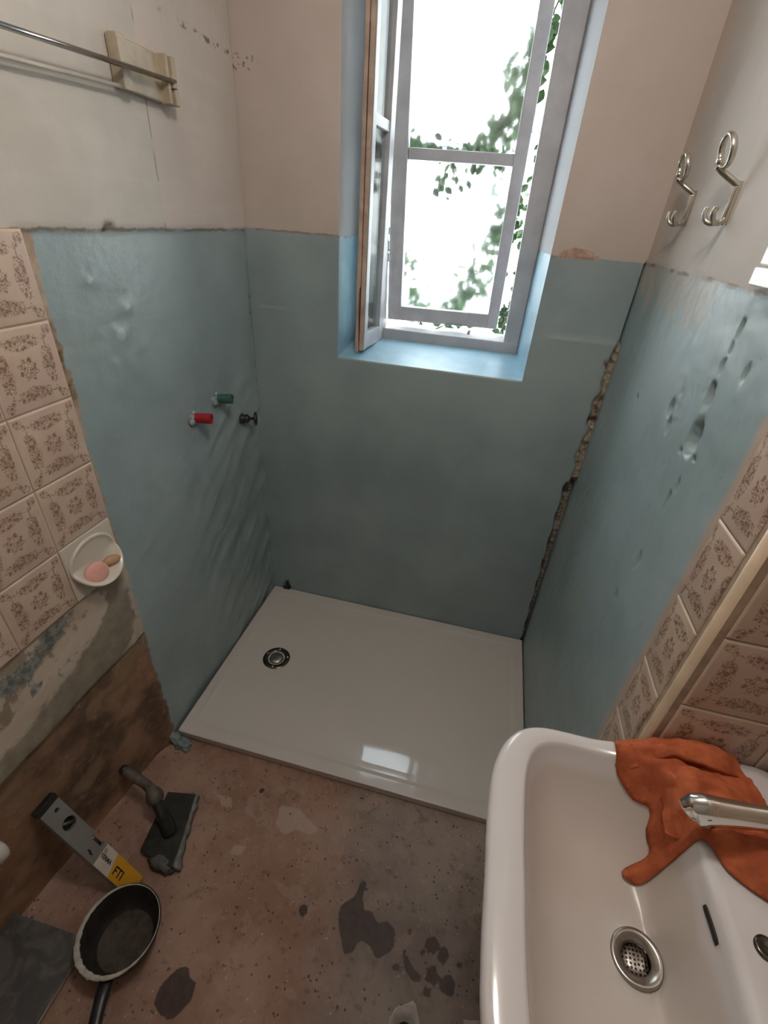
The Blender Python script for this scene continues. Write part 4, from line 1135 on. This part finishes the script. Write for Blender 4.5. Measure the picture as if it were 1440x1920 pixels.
dg = bpy.context.evaluated_depsgraph_get(); dg.update(); me2 = bpy.data.meshes.new_from_object(tmp.evaluated_get(dg))
for q in cuts+[tmp]: bpy.data.objects.remove(q)
bm = bmesh.new(); bm.from_mesh(me2); body = lobj('level_body', bm, M_alu)
bm = bmesh.new(); add_box(bm, (-.004, -hw-.001, -th-.001), (.0125, hw+.001, th+.001)); o = lobj('end_cap', bm, M_blk); tag(o, 'black plastic end cap')
bm = bmesh.new(); add_lathe(bm, [(0, 0), (.0165, 0), (.0165, .0035), (.015, .0035), (.015, .001), (0, .001)], (.085, .004, -.0055), (0, 0, 1), 32); o = lobj('vial_window', bm, M_dark, bev=0)
bm = bmesh.new(); add_tube(bm, [(.074, -.008, .001), (.096, .016, .001)], .005, 12); lobj('vial', bm, mottled('olive_vial', (.06, .08, .04), .15, .1, 30), True, 0, o)
bm = bmesh.new(); add_lathe(bm, [(0, 0), (.0056, 0), (.0056, .001), (0, .001)], (.034, .006, .0002), (0, 0, 1), 20); lobj('hanging_hole', bm, M_dark, bev=0)
bm = bmesh.new(); add_tube(bm, [(.166, .016, 0), (.202, .016, 0)], .006, 12); lobj('vial', bm, mottled('dark_vial', (.05, .03, .02), .15, .1, 30), True, 0)
M_lab = mottled('white_label', (.56, .50, .44), .45, .05, 30); M_yel = mottled('yellow_label', (.62, .30, .02), .45, .1, 30); M_ink = mottled('black_print', (.02, .015, .012), .5, .1, 30)
def quad_label(name, q, m, z):
    bm = bmesh.new(); a = [bm.verts.new((x, y, z)) for x, y in q]; b = [bm.verts.new((x, y, z+.0003)) for x, y in q]
    bm.faces.new(a[::-1]); bm.faces.new(b)
    for i in range(len(q)): bm.faces.new((a[i], a[(i+1) % len(q)], b[(i+1) % len(q)], b[i]))
    return lobj(name, bm, m, bev=0)
wl1 = quad_label('label_sticker', [(.216, -hw+.001), (.275, -hw+.001), (.262, hw-.001), (.216, hw-.001)], M_lab, th+.0002); tag(wl1, 'white part of the label')
wl2 = quad_label('label_sticker', [(.275, -hw+.001), (LV-.002, -hw+.001), (LV-.002, hw-.001), (.262, hw-.001)], M_yel, th+.0002); tag(wl2, 'yellow part of the label')
def text(s, size, x, y, rot, par, extr=.0002, bold=0.0):
    cu = bpy.data.curves.new('t', 'FONT'); cu.body = s; cu.size = size; cu.extrude = extr; cu.offset = bold
    ob = bpy.data.objects.new('t', cu); COL.objects.link(ob); d_ = bpy.context.evaluated_depsgraph_get(); d_.update()
    m_ = bpy.data.meshes.new_from_object(ob.evaluated_get(d_)); bpy.data.objects.remove(ob)
    m_.transform(Matrix.Translation((x, y, th+.0008)) @ Matrix.Rotation(rot, 4, 'Z'))
    bm = bmesh.new(); bm.from_mesh(m_); return lobj('lettering', bm, M_ink, bev=0, par=par)
FLIP = 0.0
text('YERMA', .0135, .2175, -.004, FLIP, wl1, bold=.00035)
bm = bmesh.new(); add_tube(bm, [(.2235+.0035*math.cos(a), .0125+.0035*math.sin(a), th+.0008) for a in [2*PI*k/16 for k in range(17)]], .0006, 6, cap=False); add_tube(bm, [(.226, .010, th+.0008), (.229, .006, th+.0008)], .0006, 6); lobj('logo_ring', bm, M_ink, bev=0, par=wl1)
text('FTI', .028, .279, -.014, FLIP, wl2, bold=.0006)
bm = bmesh.new(); add_box(bm, (.176, -.012, th), (.188, -.008, th+.0004)); add_box(bm, (.184, -.014, th), (.196, -.010, th+.0004)); lobj('logo_mark', bm, M_ink, bev=0)

# black mortar pan
pan = empty('mortar_pan', (.213, -1.345, 0), 'black round mortar pan rimmed with dried white plaster, handle toward the viewer', 'pan')
pc = Vector((.213, -1.347, .012)); ax = Vector((.02, .04, 1)).normalized()
bm = bmesh.new(); add_lathe(bm, [(0, 0), (.055, 0), (.066, .004), (.082, .045), (.0925, .088), (.0945, .092), (.0925, .094), (.088, .088), (.078, .045), (.062, .009), (.05, .006), (0, .006)], pc, ax, 56)
for v in bm.verts:
    n = noise.noise(v.co*60); v.co += (v.co-pc).normalized()*n*.0012
o = bm_obj('pan_body', bm, mottled('black_rubber', (.022, .018, .015), .55, .4, 30, bump=.4), smooth=True); local(o, pan)
bm = bmesh.new(); add_lathe(bm, [(0, .0085), (.045, .008), (.062, .012), (.066, .016), (.06, .017), (.04, .012), (0, .011)], pc, ax, 40)
o = bm_obj('mortar_residue', bm, mottled('dried_mortar', (.060, .046, .033), .8, .35, 45, bump=.5), smooth=True); local(o, pan); tag(o, 'brown mortar dried on the bottom')
x_, y_, d_ = frame_of(ax); bm = bmesh.new(); rings = []
for k in range(97):
    a = 2*PI*k/96; dr_ = (x_*math.cos(a)+y_*math.sin(a))
    ang = math.atan2(dr_.y, dr_.x)              # thick white on the near-left side
    t = .5+.5*math.cos(ang - math.radians(-128)); wdt = .0010+.0062*t**1.5*(1+.5*noise.noise(Vector((math.cos(a)*9, math.sin(a)*9, 0))))
    c = pc + d_*.0915 + dr_*(.0905)
    rings.append([bm.verts.new(c + dr_*math.cos(q)*wdt + d_*(math.sin(q)*min(wdt, .003)+.001)) for q in [2*PI*j/8 for j in range(8)]])
for a, b in zip(rings, rings[1:]):
    for j in range(8): bm.faces.new((a[j], a[(j+1) % 8], b[(j+1) % 8], b[j]))
o = bm_obj('plaster_rim', bm, mottled('dried_white_plaster', (.44, .405, .35), .85, .2, 70, bump=.5), smooth=True); local(o, pan); tag(o, 'white plaster crust round the rim')
hd = smoothpath([pc+Vector((.030, -.080, .070)), pc+Vector((.042, -.115, .072)), pc+Vector((.062, -.165, .066)), pc+Vector((.088, -.235, .062))], 6)
bm = bmesh.new(); add_tube(bm, hd, [.013]*6+[.012]*6+[.0135]*7, 14, flat=(1.2, .8)); o = bm_obj('handle', bm, M_blk, smooth=True); local(o, pan)

# plastering trowel: dark blade, black shank, grey handle
tr = empty('float_trowel', (.155, -1.08, 0), 'plastering trowel with dark blade, black shank and dirty grey handle', 'trowel')
bm = bmesh.new()
Bq = [(.118, -1.166, .030), (.236, -1.182, .034), (.188, -.986, .034), (.098, -1.004, .034)]
Bb = [(a+.003, b, c-.010) for a, b, c in Bq]
add_hexa(bm, Bb+Bq); bmesh.ops.subdivide_edges(bm, edges=bm.edges, cuts=3, use_grid_fill=True)
o = bm_obj('blade', bm, mottled('dirty_dark_steel', (.034, .034, .028), .5, .3, 30, metal=.3)); bevel(o, .0015); local(o, tr)
bm = bmesh.new(); N_ = 26
prev = None
for k in range(N_+1):
    t = k/N_; c = Vector((.189, -.984, .026)).lerp(Vector((.240, -1.178, .024)), t); w_ = .0055+.0045*noise.noise(Vector((t*9, 0, 4)))+.006*sss(t, .7, .95)
    q = [bm.verts.new(c+Vector((a*w_, b*w_*.3, h*.011*(1+.3*noise.noise(Vector((t*14, h, 2))))))) for a, b, h in ((-.5, 0, .95), (.35, 0, .95), (1.2, .2, .2), (1.35, .2, -1.2), (-.5, 0, -1.1))]
    if prev:
        for j in range(5): bm.faces.new((prev[j], prev[(j+1) % 5], q[(j+1) % 5], q[j]))
    else: bm.faces.new(q[::-1])
    prev = q
bm.faces.new(prev)
o = bm_obj('plaster_crust', bm, mottled('wet_grey_plaster', (.19, .20, .185), .6, .35, 60, bump=.6), smooth=True); local(o, tr); tag(o, 'pale plaster crust along one edge of the blade')
bm = bmesh.new()
for k in range(14):      # corner smear
    pass
bmesh.ops.create_icosphere(bm, subdivisions=3, radius=1)
for v in bm.verts:
    c = v.co.copy(); n = noise.fractal(c*2, 1, 2, 3); v.co = Vector((.196+c.x*.044*(1+.3*n), -1.172+c.y*.022*(1+.4*n)-c.x*.006, .022+max(-.02, c.z*.013)))
o = bm_obj('plaster_crust', bm, mottled('dark_plaster', (.10, .10, .092), .6, .3, 60, bump=.5), smooth=True); local(o, tr)
bm = bmesh.new()
sh = smoothpath([(.174, -1.104, .032), (.160, -1.092, .060), (.138, -1.078, .092), (.118, -1.066, .112)], 6)
add_tube(bm, sh, [.0205]*6+[.0185]*6+[.0165]*7, 14); o = bm_obj('shank', bm, M_blk, smooth=True); local(o, tr)
bm = bmesh.new()
hp = smoothpath([(.122, -1.069, .108), (.100, -1.053, .124), (.070, -1.040, .128), (.020, -1.030, .132), (-.018, -1.022, .134)], 6)
rr_ = [.018, .021, .0235, .025, .025, .024, .022, .0195, .017, .0150, .0145, .0142, .014, .014, .0142, .0145, .0150, .0155, .016, .0165, .0168, .0168, .0165, .016, .014]
add_tube(bm, hp, rr_[:len(hp)], 18); o = bm_obj('handle', bm, mottled('dirty_grey_grip', (.115, .095, .078), .55, .4, 28, bump=.4), smooth=True); local(o, tr)
bm = bmesh.new(); add_tube(bm, [(-.014, -1.0225, .134), (-.030, -1.020, .135)], [.0172, .012], 16); o = bm_obj('end_knob', bm, M_blk, smooth=True); local(o, tr)

# grey metal sheet on the floor, bottom left
sh_ = empty('metal_sheet', (.02, -1.55, 0), 'smeared grey metal sheet with a bright edge on the floor at the bottom left', 'sheet')
bm = bmesh.new(); a = .012
add_hexa(bm, [(-.085, -1.375, .050), (.119, -1.365, .010), (.112, -1.80, .010), (-.095, -1.80, .050), (-.085, -1.375, .053), (.119, -1.365, .013), (.112, -1.80, .013), (-.095, -1.80, .053)])
def f_sheet(t):
    x, y, z, p = t.geo(); n = t.noise(p, 16, 5, .6, 1.0)
    c = t.mix(t.ss(n, .42, .60), (.050, .045, .042), (.095, .088, .082))
    st = t.noise(t.vec(x*60+y*30, y*12, 0.), 1.0, 4)
    return {'Base Color': t.mix(t.ss(st, .55, .75)*.3, c, (.16, .11, .07)), 'Roughness': .5}
o = bm_obj('plate', bm, mat('smeared_grey_metal', rough=.5, metal=.2, fn=f_sheet)); local(o, sh_)
bm = bmesh.new(); add_tube(bm, [(.1195, -1.366, .0125), (.1125, -1.80, .0125)], .0016, 8); o = bm_obj('bright_edge', bm, mottled('bare_steel_edge', (.75, .70, .62), .25, .1, 30, metal=.6), smooth=True); local(o, sh_); tag(o, 'shiny bare steel edge')

# white pipe end at the left margin
wp = empty('waste_pipe', (.0, -1.36, .42), 'short white plastic pipe end on the bare left wall at the photo margin', 'pipe')
bm = bmesh.new(); add_lathe(bm, [(0, 0), (.022, 0), (.027, .004), (.028, .02), (.026, .022), (.026, .16), (0, .16)], (-.002, -1.342, .405), (.0, -1, .16), 24); o = bm_obj('pipe_end', bm, mottled('white_plastic', (.55, .51, .46), .4, .06, 20), smooth=True); local(o, wp)

# torn white cup at the bottom edge and its scrap
def torn_cup(name, c, r0_, r1_, h, ax_, label, seed, cat):
    x, y, d = frame_of(ax_); rg = random.Random(seed); bm = bmesh.new(); N = 32; rings = []
    jag = [1+.22*math.sin(3*2*PI*k/N+seed)+.13*rg.uniform(-1, 1) for k in range(N)]
    for (r, hh, w_) in ((r0_*.9, 0, 0), (r0_, 0, 0), ((r0_+r1_)/2, .5, .5), (r1_, 1, 1), (r1_*.93, 1, 1), ((r0_+r1_)/2*.92, .5, .5), (r0_*.85, .08, 0)):
        rings.append([bm.verts.new(Vector(c) + (x*math.cos(2*PI*k/N)+y*math.sin(2*PI*k/N)*.85)*r*(1+.06*math.sin(5*2*PI*k/N)*w_) + d*h*hh*(1+(jag[k]-1)*w_)) for k in range(N)])
    for a, b in zip(rings, rings[1:]):
        for k in range(N): bm.faces.new((a[k], a[(k+1) % N], b[(k+1) % N], b[k]))
    bm.faces.new(rings[-1]); bm.faces.new(rings[0][::-1])
    return bm
cup = empty('torn_cup', (.94, -1.35, 0), 'torn white cup with a dark opening at the bottom edge beside the basin', 'cup')
bm = torn_cup('shell', (.945, -1.345, .003), .032, .050, .062, (-.05, .25, 1), None, 5, None); o = bm_obj('shell', bm, mottled('torn_white_paper', (.52, .46, .43), .7, .12, 50, bump=.3), smooth=True); local(o, cup)
bm = bmesh.new(); add_lathe(bm, [(0, .012), (.024, .012), (.018, .045), (.008, .056), (0, .058)], (.943, -1.339, .004), (-.05, .25, 1), 20); o = bm_obj('opening_shade', bm, M_dark, smooth=True); local(o, cup); tag(o, 'dark core added for the shade inside the cup')  # dark core put in to stand for the shade in the opening
bm = bmesh.new()
pl = [(1.078, -1.266), (1.10, -1.262), (1.125, -1.256), (1.14, -1.28), (1.13, -1.32), (1.08, -1.31)]
a = [bm.verts.new((x, y, .004+.012*noise.noise(Vector((x*40, y*40, 0)))+.006)) for x, y in pl]; b = [bm.verts.new((v.co.x, v.co.y, v.co.z+.002)) for v in a]
bm.faces.new(a[::-1]); bm.faces.new(b)
for i in range(6): bm.faces.new((a[i], a[(i+1) % 6], b[(i+1) % 6], b[i]))
tag(bm_obj('paper_scrap', bm, bpy.data.materials['torn_white_paper']), 'small white scrap on the floor right against the washbasin edge', 'scrap')
# ceiling lamp fitting behind the camera
lamp = empty('pendant_lamp', (.85, -1.15, ZT), 'short pendant lamp holder hanging from the ceiling above the frame', 'lamp')
bm = bmesh.new(); add_lathe(bm, [(0, 0), (.05, 0), (.045, -.02), (.004, -.03), (.004, -.05), (.02, -.06), (.022, -.10), (0, -.10)], (.85, -1.15, ZT), (0, 0, 1), 24); o = bm_obj('lamp_holder', bm, M_white); local(o, lamp)
